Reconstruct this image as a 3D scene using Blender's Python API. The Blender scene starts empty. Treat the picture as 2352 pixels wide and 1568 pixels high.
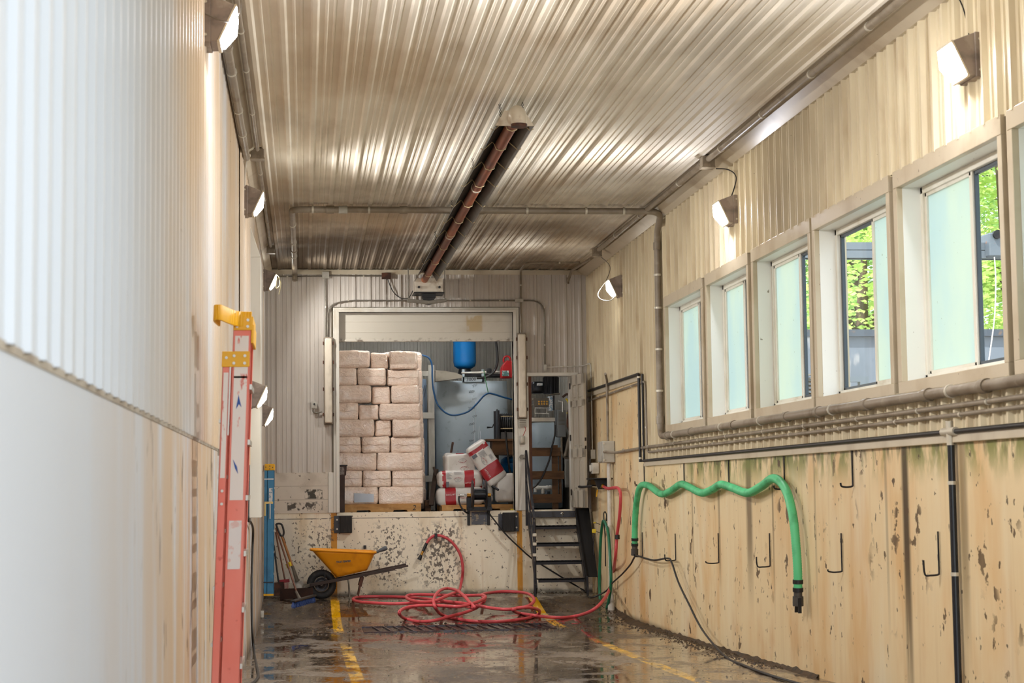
import bpy, bmesh, math, random
from mathutils import Vector, Matrix, noise as mnoise
random.seed(7)
SC = bpy.context.scene
COL = SC.collection
PI = math.pi
V = Vector

# ------------------------------------------------------------------ camera, world, sun, exposure
EYE = 1.54
RX = V((0.99345885, 0.00256055, 0.11416201))
RY = V((-0.11356278, -0.08254773, 0.99009564))
RZ = V((-0.01195901, 0.99658382, 0.08171699))
FPX = 4150.0
cam_data = bpy.data.cameras.new('camera')
cam_data.sensor_width = 36.0
cam_data.lens = 36.0 * FPX / 2352.0
cam_data.clip_end = 300
cam_data.dof.use_dof = True
cam_data.dof.focus_distance = 24.0
cam_data.dof.aperture_fstop = 5.6
cam = bpy.data.objects.new('camera', cam_data)
COL.objects.link(cam)
cam.matrix_world = Matrix(((RX[0], RX[1], -RX[2], 0), (RY[0], RY[1], -RY[2], 0), (RZ[0], RZ[1], -RZ[2], EYE), (0, 0, 0, 1)))
SC.camera = cam

world = bpy.data.worlds.new('sky')
SC.world = world
world.use_nodes = True
wn = world.node_tree
wn.nodes.clear()
wo = wn.nodes.new('ShaderNodeOutputWorld')
wb = wn.nodes.new('ShaderNodeBackground')
wb.inputs['Color'].default_value = (0.86, 0.93, 1.0, 1)
wb.inputs['Strength'].default_value = 1.0
wn.links.new(wb.outputs[0], wo.inputs[0])

sun_data = bpy.data.lights.new('sun', 'SUN')
sun_data.energy = 3.6
sun_data.angle = 0.01
sun_data.color = (1.0, 0.95, 0.86)
sun = bpy.data.objects.new('sun', sun_data)
COL.objects.link(sun)
sun.location = (-20, -20, 40)
sun.rotation_euler = V((0.45, 0.35, -0.95)).to_track_quat('-Z', 'Y').to_euler()

SC.view_settings.view_transform = 'Standard'
SC.view_settings.look = 'None'
SC.view_settings.gamma = 1.0
SC.view_settings.use_curve_mapping = False
SC.view_settings.exposure = 1.40
LAMP = 78.0           # radiance of the wall lamps' prismatic lenses
BEAM = 165.0         # watts thrown down and outwards by the reflector of one wall lamp

# ------------------------------------------------------------------ survey: sight line of a photo point met with a known real plane
def ray(px, py):
    c = V((px - 1176.0, 784.0 - py, FPX))
    return V((RX.dot(c), RY.dot(c), RZ.dot(c)))
def onY(px, py, y): d = ray(px, py); t = y / d.y; return V((d.x*t, y, d.z*t + EYE))
def onX(px, py, x): d = ray(px, py); t = x / d.x; return V((x, d.y*t, d.z*t + EYE))
def onZ(px, py, z): d = ray(px, py); t = (z - EYE) / d.z; return V((d.x*t, d.y*t, z))
FLOORP = [(-60, 0.0), (10, 0.0), (14.5, -.06), (18.4, -.14), (22.5, -.2), (23.6, -.205), (24.9, -.16), (25.8, -.02), (25.95, 0), (40, 0)]
def fz(y):
    for (a, za), (b, zb) in zip(FLOORP, FLOORP[1:]):
        if a <= y <= b: return za + (zb - za)*(y - a)/(b - a)
    return 0.0
def onF(px, py, h=0.0):
    z = 0.0
    for _ in range(12):
        p = onZ(px, py, z + h); z = fz(p.y)
    return onZ(px, py, z + h)

# ------------------------------------------------------------------ materials
def C(h):
    h = h.lstrip('#')
    return tuple((lambda c: c/12.92 if c <= .04045 else ((c+.055)/1.055)**2.4)(int(h[i:i+2], 16)/255) for i in (0, 2, 4))
class NT:
    def __init__(s, name):
        s.m = bpy.data.materials.new(name); s.m.use_nodes = True
        s.t = s.m.node_tree; s.t.nodes.clear()
        s.out = s.t.nodes.new('ShaderNodeOutputMaterial')
        tc = s.t.nodes.new('ShaderNodeTexCoord'); s.co = tc.outputs['Object']
        sp = s.t.nodes.new('ShaderNodeSeparateXYZ'); s.t.links.new(s.co, sp.inputs[0]); s.xyz = sp.outputs
        s.n = 0
    def L(s, a, b): s.t.links.new(a, b)
    def val(s, sock, v):
        if isinstance(v, bpy.types.NodeSocket): s.L(v, sock)
        else: sock.default_value = v
    def math(s, op, a, b=0.0, clamp=False):
        n = s.t.nodes.new('ShaderNodeMath'); n.operation = op; n.use_clamp = clamp
        s.val(n.inputs[0], a); s.val(n.inputs[1], b); return n.outputs[0]
    def ramp(s, v, lo, hi, a=0.0, b=1.0):
        n = s.t.nodes.new('ShaderNodeMapRange'); n.interpolation_type = 'SMOOTHSTEP'
        s.val(n.inputs[0], v)
        if lo > hi: lo, hi, a, b = hi, lo, b, a
        for i, x in enumerate((lo, hi, a, b)): n.inputs[i+1].default_value = x
        return n.outputs[0]
    def noise(s, scale, detail=4, rough=.55, dist=0.0):
        mp = s.t.nodes.new('ShaderNodeMapping'); s.L(s.co, mp.inputs[0])
        sc = scale if isinstance(scale, tuple) else (scale,)*3
        mp.inputs['Scale'].default_value = sc
        s.n += 1; mp.inputs['Location'].default_value = (s.n*7.3, s.n*3.1, s.n*5.7)
        n = s.t.nodes.new('ShaderNodeTexNoise'); s.L(mp.outputs[0], n.inputs['Vector'])
        n.inputs['Scale'].default_value = 1.0; n.inputs['Detail'].default_value = detail
        n.inputs['Roughness'].default_value = rough; n.inputs['Distortion'].default_value = dist
        return n.outputs['Fac']
    def mix(s, f, a, b):
        n = s.t.nodes.new('ShaderNodeMix'); n.data_type = 'RGBA'
        s.val(n.inputs[0], f)
        for k, v in ((6, a), (7, b)):
            if isinstance(v, bpy.types.NodeSocket): s.L(v, n.inputs[k])
            else: n.inputs[k].default_value = (*v[:3], 1)
        return n.outputs[2]
    def gate(s, f, g):
        # g: list of (axis, lo, hi) smooth ramps or ('band', axis, centre, half, soft)
        for q in g:
            if q[0] == 'noise': r = s.ramp(s.noise(q[1], 3), q[2], q[3])
            elif q[0] == 'band':
                d = s.math('ABSOLUTE', s.math('SUBTRACT', s.xyz[q[1]], q[2]))
                r = s.ramp(d, q[3], q[3] + q[4], 1.0, 0.0)
            else:
                r = s.ramp(s.xyz[q[0]], q[1], q[2])
            f = s.math('MULTIPLY', f, r)
        return f
    def bsdf(s, col, rough=.5, metal=0.0, spec=.5, bump=None, **kw):
        b = s.t.nodes.new('ShaderNodeBsdfPrincipled')
        if isinstance(col, bpy.types.NodeSocket): s.L(col, b.inputs['Base Color'])
        else: b.inputs['Base Color'].default_value = (*col, 1)
        s.val(b.inputs['Roughness'], rough); b.inputs['Metallic'].default_value = metal
        b.inputs['Specular IOR Level'].default_value = spec
        for k, v in kw.items(): s.val(b.inputs[k.replace('_', ' ')], v)
        if bump:
            bn = s.t.nodes.new('ShaderNodeBump'); bn.inputs['Strength'].default_value = bump[1]
            bn.inputs['Distance'].default_value = bump[2] if len(bump) > 2 else .01
            h = bump[0] if isinstance(bump[0], bpy.types.NodeSocket) else s.noise(bump[0])
            s.L(h, bn.inputs['Height']); s.L(bn.outputs[0], b.inputs['Normal'])
        s.L(b.outputs[0], s.out.inputs[0]); return b
def M(name, col, rough=.5, metal=0.0, layers=(), bump=None, spec=.5, **kw):
    """layers: (colour, scale, lo, hi, strength[, gates[, detail]])"""
    t = NT(name); c = C(col)
    for l in layers:
        lc, sc, lo, hi, st = l[:5]; g = l[5] if len(l) > 5 else (); det = l[6] if len(l) > 6 else 4
        if sc is None: f = 1.0
        else: f = t.ramp(t.noise(sc, det), lo, hi)
        f = t.math('MULTIPLY', f, st)
        if g: f = t.gate(f, g)
        c = t.mix(f, c, C(lc))
    t.bsdf(c, rough, metal, spec, bump, **kw)
    return t.m

# ------------------------------------------------------------------ mesh collector
def basis(d, up=V((0, 0, 1))):
    d = d.normalized()
    if abs(d.dot(up)) > .98: up = V((1, 0, 0)) if abs(d.x) < .9 else V((0, 1, 0))
    a = up.cross(d).normalized(); b = d.cross(a).normalized()
    return a, b, d
def smooth(pts, n=8, closed=False):
    pts = [V(p) for p in pts]; out = []; k = len(pts)
    seg = k if closed else k - 1
    for i in range(seg):
        if closed: p0, p1, p2, p3 = pts[(i-1) % k], pts[i], pts[(i+1) % k], pts[(i+2) % k]
        else: p0, p1, p2, p3 = pts[max(i-1, 0)], pts[i], pts[i+1], pts[min(i+2, k-1)]
        for j in range(n):
            t = j/n
            out.append(.5*((2*p1) + (p2-p0)*t + (2*p0-5*p1+4*p2-p3)*t*t + (3*p1-p0-3*p2+p3)*t**3))
    if not closed: out.append(pts[-1])
    return out
class MB:
    def __init__(s): s.v = []; s.f = []; s.mi = []; s.sm = []; s.k = 0; s.X = None
    def add(s, vs, fs, sm=False, mi=None):
        o = len(s.v); s.v += [(s.X @ V(p)) if s.X else V(p) for p in vs]
        for f in fs:
            s.f.append([i + o for i in f]); s.sm.append(sm); s.mi.append(s.k if mi is None else mi)
        return s
    def box(s, x0, x1, y0, y1, z0, z1):
        vs = [(x, y, z) for x in (x0, x1) for y in (y0, y1) for z in (z0, z1)]
        return s.add(vs, [(0, 1, 3, 2), (4, 6, 7, 5), (0, 4, 5, 1), (2, 3, 7, 6), (0, 2, 6, 4), (1, 5, 7, 3)])
    def bar(s, p0, p1, w, h, up=(0, 0, 1)):
        p0, p1 = V(p0), V(p1); a, b, d = basis(p1 - p0, V(up))
        vs = [p + a*i*w/2 + b*j*h/2 for p in (p0, p1) for i, j in ((-1, -1), (1, -1), (1, 1), (-1, 1))]
        return s.add(vs, [(3, 2, 1, 0), (4, 5, 6, 7), (0, 1, 5, 4), (1, 2, 6, 5), (2, 3, 7, 6), (3, 0, 4, 7)])
    def prism(s, poly, axis, a0, a1):
        """poly in the two other axes (order x,y,z without axis)"""
        n = len(poly)
        def mk(p, a):
            q = list(p); q.insert(axis, a); return tuple(q)
        vs = [mk(p, a0) for p in poly] + [mk(p, a1) for p in poly]
        fs = [tuple(range(n)), tuple(range(2*n-1, n-1, -1))] + [(i, i+n, (i+1) % n + n, (i+1) % n) for i in range(n)]
        return s.add(vs, fs)
    def tube(s, pts, r, n=10, caps=True, closed=False, mi=None):
        pts = [V(p) for p in pts]; k = len(pts); R = r if isinstance(r, (list, tuple)) else [r]*k
        vs = []; prev = None
        for i, p in enumerate(pts):
            if closed: d = pts[(i+1) % k] - pts[i-1]
            else: d = pts[min(i+1, k-1)] - pts[max(i-1, 0)]
            if d.length < 1e-9: d = V((0, 0, 1))
            d.normalize()
            if prev is None: a, b, _ = basis(d)
            else:
                a = (prev - d*prev.dot(d))
                a = a.normalized() if a.length > 1e-6 else basis(d)[0]
                b = d.cross(a).normalized()
            prev = a
            for j in range(n):
                t = 2*PI*j/n; vs.append(p + a*math.cos(t)*R[i] + b*math.sin(t)*R[i])
        fs = []
        for i in range(k if closed else k-1):
            i2 = (i+1) % k
            for j in range(n):
                j2 = (j+1) % n; fs.append((i*n+j, i*n+j2, i2*n+j2, i2*n+j))
        s.add(vs, fs, True, mi)
        if caps and not closed:
            s.add(vs[:n], [tuple(range(n-1, -1, -1))], False, mi); s.add(vs[-n:], [tuple(range(n))], False, mi)
        return s
    def cyl(s, p0, p1, r, n=16, r2=None): return s.tube([p0, p1], [r, r if r2 is None else r2], n)
    def lathe(s, prof, c, axis=(0, 0, 1), n=24):
        """prof: (radius, height) list along axis from c"""
        c = V(c); a, b, d = basis(V(axis)); vs = []; m = len(prof)
        for j in range(n):
            t = 2*PI*j/n; e = a*math.cos(t) + b*math.sin(t)
            for r, h in prof: vs.append(c + e*r + d*h)
        fs = [(j*m+i, ((j+1) % n)*m+i, ((j+1) % n)*m+i+1, j*m+i+1) for j in range(n) for i in range(m-1)]
        return s.add(vs, fs, True)
    def rbox(s, c, dims, r, n=(10, 6, 6), amp=0.0, fr=3.0, seed=0, rot=None, bulge=0.0, mfun=None):
        """soft box: rounded, slightly bulging and wrinkled"""
        c = V(c); h = V(dims)/2; R = rot or Matrix.Identity(3)
        for ax in range(3):
            u, w = (ax+1) % 3, (ax+2) % 3
            for sg in (-1, 1):
                nu, nw = n[u], n[w]; vs = []; fs = []; mis = []
                for i in range(nu+1):
                    for j in range(nw+1):
                        p = V((0, 0, 0)); p[ax] = sg*h[ax]; p[u] = (-1+2*i/nu)*h[u]; p[w] = (-1+2*j/nw)*h[w]
                        q = V([max(-h[k]+r, min(h[k]-r, p[k])) for k in range(3)]); d = p - q
                        m = max(abs(x) for x in d); 
                        if m > 0: d = d.normalized()*r
                        p = q + d
                        if bulge:
                            e = [p[k]/h[k] for k in range(3)]
                            p = V([p[k]*(1 + bulge*(1-e[(k+1) % 3]**2)*(1-e[(k+2) % 3]**2)) for k in range(3)])
                        if amp:
                            nv = mnoise.noise_vector(p*fr + V((seed*5.1, seed*2.3, seed))) * amp
                            nv += mnoise.noise_vector(p*fr*3.3 + V((seed, seed*3.3, seed*1.7))) * amp * .4
                            p = p + nv
                        vs.append(p)
                for i in range(nu):
                    for j in range(nw):
                        a = i*(nw+1)+j; f = (a, a+nw+1, a+nw+2, a+1)
                        fs.append(f if sg > 0 else f[::-1])
                        cc = (vs[f[0]] + vs[f[2]])/2
                        mis.append(mfun(cc) if mfun else s.k)
                o = len(s.v)
                s.v += [(s.X @ (c + R @ p)) if s.X else (c + R @ p) for p in vs]
                for f, mi in zip(fs, mis): s.f.append([k + o for k in f]); s.sm.append(True); s.mi.append(mi)
        return s
    def text(s, string, size, M4, shear=0.0, depth=.001, bold=0.0):
        cu = bpy.data.curves.new('txt', 'FONT'); cu.body = string; cu.size = size; cu.shear = shear
        cu.align_x = 'CENTER'; cu.align_y = 'CENTER'; cu.extrude = depth; cu.offset = bold; cu.resolution_u = 2
        ob = bpy.data.objects.new('txt', cu); COL.objects.link(ob)
        me = ob.to_mesh(); s.add([M4 @ v.co for v in me.vertices], [tuple(p.vertices) for p in me.polygons])
        ob.to_mesh_clear(); bpy.data.objects.remove(ob); bpy.data.curves.remove(cu)
        return s
ORG = {}
def build(name, mb, mats, parent=None, org=None, bevel=0, seg=2, weld=False, subsurf=0, autosm=None):
    """link one mesh object; world coordinates in the collector, org = base point of a top-level thing"""
    if parent is not None: org = ORG[parent]
    org = V(org) if org is not None else V((0, 0, 0))
    me = bpy.data.meshes.new(name)
    me.from_pydata([p - org for p in mb.v], [], mb.f)
    me.polygons.foreach_set('use_smooth', mb.sm)
    mats = mats if isinstance(mats, (list, tuple)) else [mats]
    for m in mats: me.materials.append(m)
    if len(mats) > 1: me.polygons.foreach_set('material_index', mb.mi)
    bm = bmesh.new(); bm.from_mesh(me)
    if weld: bmesh.ops.remove_doubles(bm, verts=bm.verts, dist=1e-4)
    bmesh.ops.recalc_face_normals(bm, faces=bm.faces); bm.to_mesh(me); bm.free()
    me.update()
    ob = bpy.data.objects.new(name, me); COL.objects.link(ob)
    if parent is not None: ob.parent = parent
    else: ob.location = org
    ORG[ob] = org
    if bevel:
        md = ob.modifiers.new('bevel', 'BEVEL'); md.width = bevel; md.segments = seg; md.limit_method = 'ANGLE'; md.angle_limit = .6
        md.harden_normals = False
    if subsurf:
        md = ob.modifiers.new('sub', 'SUBSURF'); md.levels = subsurf; md.render_levels = subsurf
    return ob
def tag(o, label=None, cat=None, group=None, kind=None):
    if label: o['label'] = label
    if cat: o['category'] = cat
    if group: o['group'] = group
    if kind: o['kind'] = kind
    return o
def thing(name, label, cat, org, group=None):
    o = bpy.data.objects.new(name, None); COL.objects.link(o); o.location = V(org); ORG[o] = V(org)
    o.empty_display_size = .1
    return tag(o, label, cat, group)
def struct(name, mb, mats, parent=None, **kw):
    o = build(name, mb, mats, parent, **kw)
    if parent is None: o['kind'] = 'structure'
    return o
def solo(name, label, cat, mb, mats, org, group=None, **kw):
    return tag(build(name, mb, mats, None, org, **kw), label, cat, group)
def copy_tree(o, parent=None):
    c = o.copy(); COL.objects.link(c); c.parent = parent
    for ch in list(o.children): copy_tree(ch, c)
    return c
# ================================================================== the building shell
XR, XL, ZC, YB, YF = 4.30, -0.60, 4.868, 27.1, 3.2    # right wall, left wall, ceiling, back wall, open front
PER = 0.2286                                            # rib pitch of the metal cladding (9 in)
def ribs(a, b, ph=0.0, big=.019, small=.006):
    pts = []
    k0 = int(math.floor((a-ph)/PER)) - 1
    for k in range(k0, int((b-ph)/PER) + 2):
        s = ph + k*PER
        pts += [(s, 0), (s+.016, big), (s+.046, big), (s+.062, 0)]
        for q in (.112, .168): pts += [(s+q-.012, 0), (s+q-.006, small), (s+q+.006, small), (s+q+.012, 0)]
    out = []
    for (s0, h0), (s1, h1) in zip(pts, pts[1:]):
        if s1 <= a or s0 >= b: continue
        for s, h, so, ho in ((s0, h0, s1, h1), (s1, h1, s0, h0)):
            pass
        f = lambda s: h0 + (h1-h0)*(s-s0)/(s1-s0)
        sa, sb = max(s0, a), min(s1, b)
        if not out: out.append((sa, f(sa)))
        out.append((sb, f(sb)))
    return out
def ribsheet(mb, pf, a, b, t0, t1, ph=0.0, **kw):
    pr = ribs(a, b, ph, **kw)
    vs = [pf(s, h, t) for t in (t0, t1) for s, h in pr]; n = len(pr)
    mb.add(vs, [(i, i+1, n+i+1, n+i) for i in range(n-1)])

# cladding paint: cream steel with rust-brown grime, streaks and fly specks
def cladding(name, base, streak_axis, mul, streaks, speck=.5, rough=.5, extra=(), sf=9.0):
    # streak_axis: axis along which streaks vary quickly
    sc = [0.5, 0.5, 0.5]; sc[streak_axis] = sf
    sc2 = [1.1, 1.1, 1.1]; sc2[streak_axis] = 4.0
    lay = [(streaks, tuple(sc), .48, .8, .45*mul), ('#a58a66', tuple(sc2), .5, .85, .55*mul), ('#8a7c6a', (.35, .35, .35), .5, .8, .4*mul),
           ('#3b2c20', (26, 26, 26), .76, .80, speck, (), 2)] + list(extra)
    return M(name, base, rough, 0, lay, bump=((3, 3, 3), .12, .01), spec=.18)
m_clad_r = cladding('cladding_right', '#dacdaf', 1, 1.3, '#8b6f49')
m_clad_b = cladding('cladding_back', '#c9c2ba', 0, .7, '#937f6c', extra=(('#a3978a', (.5, .5, .5), .4, .7, .4),))
m_clad_l = M('cladding_left', '#c6ced8', .45, 0, [('#c7ab84', (.3, .5, .4), .2, .6, .85, [(1, 5.0, 10.0)]), ('#9c7c56', (.6, 7, .3), .5, .8, .6, [(1, 6, 11.0)]),  # bluish daylight of the open front painted into the base, tan farther in
           ('#b9b3a8', (.6, 6, .3), .5, .8, .5), ('#5d4a38', (22, 22, 22), .76, .80, .5, [(1, 6, 12)], 2)], bump=(4, .1, .01))
m_ceil = cladding('cladding_ceiling', '#f2ebdd', 0, .55, '#a8906e', speck=.25, rough=.6, sf=3.0,
                  extra=(('#5f4e3a', (.5, .35, 1), .3, .62, .9, [(1, 15, 24)]), ('#b89c74', (.35, .22, 1), .5, .68, .5), ('#9c8d78', (1.2, .3, 1), .5, .7, .4)))  # browner towards the back: dirt together with painted-in light falloff
m_trim = M('painted_steel_trim', '#c9bda6', .35, 0, [('#8c7657', (2, 2, .8), .5, .8, .6), ('#4a3826', (18, 18, 18), .74, .8, .5)])
m_trimw = M('white_steel_trim', '#d8d4ca', .35, 0, [('#a08b6c', (2.2, 2.2, .8), .48, .8, .7), ('#5c4630', (20, 20, 20), .74, .8, .6)])
ALG = [('#6d7628', (5, 4, 2.2), .40, .55, .9, [(2, 1.50, 1.82), ('band', 1, 15.2, 4.6, .6)]), ('#4a4a1c', (9, 9, 3), .5, .62, .8, [(2, 1.66, 1.84), ('band', 1, 15.0, 4.6, .6)])]
STR = []
for y0, w, st in ((12.66, .075, 1.0), (17.3, .12, .75), (16.4, .03, .6), (18.6, .05, .55), (11.5, .07, .55), (13.1, .03, .4), (15.0, .03, .35), (10.2, .05, .5), (19.9, .04, .4)):
    STR.append(('#4a3719', (2, 9, .9), .1, .42, st, [('band', 1, y0, w*.4, w), (2, -.9 if st > .9 else 0.2, 1.2)]))
m_conc_r = M('stained_concrete_right', '#e2cca2', .55, 0,
   [('#d09a52', (1.2, 1.8, .7), .42, .75, .6), ('#e6dabd', (.9, 2, .4), .5, .7, .6), ('#b88d52', (2, 9, .35), .52, .8, .25), ('#c0802f', (.8, 1.6, .9), .5, .75, .6, [(2, .9, -.1)])]
   + STR + ALG + [('#4f3618', (12, 6.5, 7), .585, .60, .9, [('noise', (1.1, 1.1, .9), .54, .62)], 7), ('#4a3116', (9, 5.5, 4.5), .665, .68, .9, (), 7), ('#3d2c18', (19, 15, 9), .68, .70, .85, (), 3),
   ('#54401f', (3.0, 4.2, 2.0), .60, .64, .0, (), 8), ('#f0e2c0', (1, 1, .2), .4, .5, .35, [('band', 1, 22.0, .006, .006)]), ('#3a2f22', (4, 4, 3), .2, .4, .9, [(2, -.10, -.2)])],
   bump=((5, 5, 2.5), .25, .01))
m_conc_l = M('stained_concrete_left', '#c3cbd6', .55, 0, [('#bfa27c', (1, 3, .5), .25, .6, .9, [(1, 4.2, 9)]), ('#8a6a45', (2, 6, .5), .55, .8, .4, [(1, 7, 12)]),  # stains and chips, plus entry daylight put into the bluish near colour
   ('#4a3621', (6, 6, 2.6), .62, .65, .8, [(1, 5, 10)], 6), ('#3a2d20', (3, 3, 3), .3, .6, .8, [(2, .1, -.15)])], bump=((5, 5, 2), .2, .01))
CH = []
for ax, wx, st in ((2.02, .32, .9), (1.25, .25, .55), (.2, .2, .5), (-.1, .1, .3)):
    CH.append(('#5b5048', (22, 22, 18), .60-.10*st, .64-.10*st, .9, [('band', 0, ax, wx*.4, wx), (2, .02, .25), (2, 1.12, .95)], 8))
m_conc_b = M('chipped_painted_dock_wall', '#efe4ce', .5, 0,
   [('#d2bc96', (2.5, 2.5, .8), .45, .7, .7), ('#c9c2b6', (.8, .8, .8), .4, .6, .8, [(0, .7, .1)]), ('#b98c4e', (7, 7, .5), .55, .75, .4), ('#4c4038', (24, 24, 20), .63, .66, .85, (), 6)] + CH +
   [('#3c3630', (7, 7, 40), .35, .5, .9, [('band', 2, 1.145, .003, .004)]),
    ('#d2922f', (3, 3, 2), .2, .45, 1, [('band', 0, .43, .04, .01), (2, 1.23, 1.22)]), ('#d2922f', (3, 3, 2), .2, .45, 1, [('band', 0, 3.205, .036, .008), (2, 1.23, 1.22)]),
    ('#5b4a3c', (14, 14, 12), .56, .62, .7, [('band', 0, .43, .07, .03)], 6), ('#38332c', (4, 4, 6), .3, .5, .9, [(2, .10, .0)])],
   bump=((9, 9, 9), .2, .006))

# ---- floor: wet concrete falling to the trench drain
def floor_mat():
    t = NT('wet_concrete_floor')
    wet = t.ramp(t.noise((1.1, .55, 1), 5, .6), .36, .50)
    wet2 = t.ramp(t.noise((2.6, 1.6, 1), 4), .34, .52)
    wet = t.math('MULTIPLY', wet, wet2)
    c = t.mix(t.ramp(t.noise((1.5, 1.0, 1), 5), .35, .65), C('#584735'), C('#382c21'))
    c = t.mix(t.ramp(t.noise((.7, .4, 1), 3), .42, .62), c, C('#6a5a49'))
    c = t.mix(t.gate(t.ramp(t.noise((1.6, 2.2, 1), 4), .3, .6), [('band', 0, .8, .3, .35), ('band', 1, 24.6, .6, .5)]), c, C('#7a4a1c'))
    c = t.mix(t.gate(t.ramp(t.noise((5, 3, 1), 6), .45, .6), [(1, 21.0, 23.0), (1, 25.8, 24.8)]), c, C('#3a2c20'))
    c = t.mix(t.gate(t.ramp(t.noise((7, 3, 1), 6, .7), .50, .60), [(0, 3.0, 4.1)]), c, C('#4b3722'))
    c = t.mix(t.gate(t.ramp(t.noise((4, 4, 1), 5), .4, .55), [(1, 25.7, 25.95)]), c, C('#3b3026'))
    c = t.mix(t.math('MULTIPLY', t.ramp(t.noise((30, 20, 1), 3), .62, .68), .8), c, C('#a88a5a'))
    c = t.mix(t.math('MULTIPLY', t.ramp(t.noise((11, 8, 1), 5, .7), .60, .66), .85), c, C('#2a2018'))
    dry = t.math('SUBTRACT', 1.0, wet)
    spk = t.ramp(t.noise((24, 13, 1), 4), .5, .62)
    r = t.math('ADD', .035, t.math('MULTIPLY', dry, .38)); r = t.math('ADD', r, t.math('MULTIPLY', spk, .16))
    c = t.mix(t.math('MULTIPLY', wet, .3), c, C('#3a3026'))
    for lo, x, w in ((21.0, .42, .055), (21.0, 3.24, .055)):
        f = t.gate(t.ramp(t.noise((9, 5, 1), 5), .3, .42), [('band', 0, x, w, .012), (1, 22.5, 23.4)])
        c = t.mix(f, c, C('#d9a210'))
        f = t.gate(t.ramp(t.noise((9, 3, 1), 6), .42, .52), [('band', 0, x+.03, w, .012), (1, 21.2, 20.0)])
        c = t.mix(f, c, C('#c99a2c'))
    h = t.math('ADD', t.noise((18, 12, 1), 5), t.math('MULTIPLY', t.noise((2.2, 1.2, 1), 2), 1.2))
    b = t.bsdf(c, r, 0, .7, bump=(h, .05, .005))
    b.inputs['Coat Weight'].default_value = .35; t.L(r, b.inputs['Coat Roughness'])
    return t.m
m_floor = floor_mat()
mb = MB(); ys = [3.2, 10, 14.5, 18.4, 22.5, 23.6, 24.9, 25.8, 25.95, 27.1]
for a, b in zip(ys, ys[1:]):
    mb.add([(XL-.05, a, fz(a)), (XR+.05, a, fz(a)), (XR+.05, b, fz(b)), (XL-.05, b, fz(b))], [(0, 1, 2, 3)])
struct('floor', mb, m_floor, weld=True)
m_dockfloor = M('dark_storeroom_floor', '#3a342c', .6, 0, [('#241e18', 3, .4, .7, .7)])
struct('floor', MB().box(XL, XR+.02, YB+.2, 31.2, 1.0, 1.215), m_dockfloor)
m_ground = M('gravel_yard', '#a59f92', .9, 0, [('#7d776a', 2, .4, .6, .6)])
mb = MB(); mb.box(-60, XL-.05, -60, 80, -.6, -.3); mb.box(XR+.05, 70, -60, 80, -.6, -.3); mb.box(XL-.05, XR+.05, -60, 3.2, -.3, -.004); mb.box(XL-.05, XR+.05, 32, 80, -.6, -.3)
struct('ground', mb, m_ground)

# ---- ceiling
mb = MB()
ribsheet(mb, lambda s, h, t: V((s, t, ZC-h)), XL, XR, YF, 20.75, ph=.05)
ribsheet(mb, lambda s, h, t: V((s, t, ZC+.012-h)), XL, XR, 20.7, YB, ph=.05)
mb.box(XL-.3, XR+.3, YF, 31.4, ZC+.05, ZC+.25)
ceil = struct('ceiling', mb, m_ceil)

# ---- right wall
WF = [21.1, 18.86, 16.83, 14.72, 12.58, 10.42, 8.3]; WN = [19.15, 17.1, 14.93, 12.83, 10.66, 8.55, 6.4]; WZ0, WZ1 = 2.28, 3.69
LZ = 1.865
mb = MB(); P = lambda s, h, t: V((XR-h, s, t))
RB = dict(big=.034, small=.011)
ribsheet(mb, P, YF, YB, 3.80, ZC, ph=.08, **RB)
ribsheet(mb, P, YF, 22.55, LZ, 2.20, ph=.08, **RB)
ribsheet(mb, P, 22.55, YB, 2.975, 3.80, ph=.08, **RB)
ribsheet(mb, P, 21.18, 22.55, 2.20, 3.80, ph=.08, **RB)
ribsheet(mb, P, YF, 6.3, 2.20, 3.80, ph=.08)
wr_clad = MB(); wr_clad = mb
mb = MB()
mb.box(XR, XR+.2, YF, 22.6, -.4, LZ); mb.box(XR, XR+.2, 22.6, YB, -.4, 2.97)
wall_right = struct('wall_right', mb, m_conc_r)
build('metal_cladding', wr_clad, m_clad_r, wall_right)
# outer leaf of the wall round the window openings
mb = MB(); mb.box(XR+.15, XR+.25, YF, 31.4, 3.70, ZC+.2); mb.box(XR+.15, XR+.25, YF, 22.6, LZ, 2.27); mb.box(XR+.15, XR+.25, 21.12, 31.4, 1.0, 3.72)
prev = 21.1
for i in range(6): mb.box(XR+.1, XR+.25, WF[i+1], WN[i], 2.25, 3.72)
mb.box(XR+.1, XR+.25, YF, WN[6], 2.25, 3.72)
build('outer_sheathing', mb, m_trim, wall_right)
# drip ledge at the top of the concrete, and corner trims under the ceiling
mb = MB(); mb.box(XR-.035, XR+.01, YF, 22.6, LZ-.05, LZ+.01); mb.box(XR-.035, XR+.01, 22.6, YB, 2.92, 2.985); mb.box(XR-.03, XR+.01, 22.57, 22.63, LZ, 2.97)
struct('trim_1', mb, m_trim, bevel=.006)
mb = MB(); mb.prism([(XR-.002, ZC-.10), (XR-.035, ZC-.10), (XR-.16, ZC-.02), (XR-.16, ZC+.0), (XR, ZC)], 1, YF, YB)
struct('trim_2', mb, m_trim)
mb = MB(); mb.prism([(XL+.002, ZC-.08), (XL+.03, ZC-.08), (XL+.12, ZC-.02), (XL+.12, ZC), (XL, ZC)], 1, YF, YB)
struct('trim_3', mb, m_trim)

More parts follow.
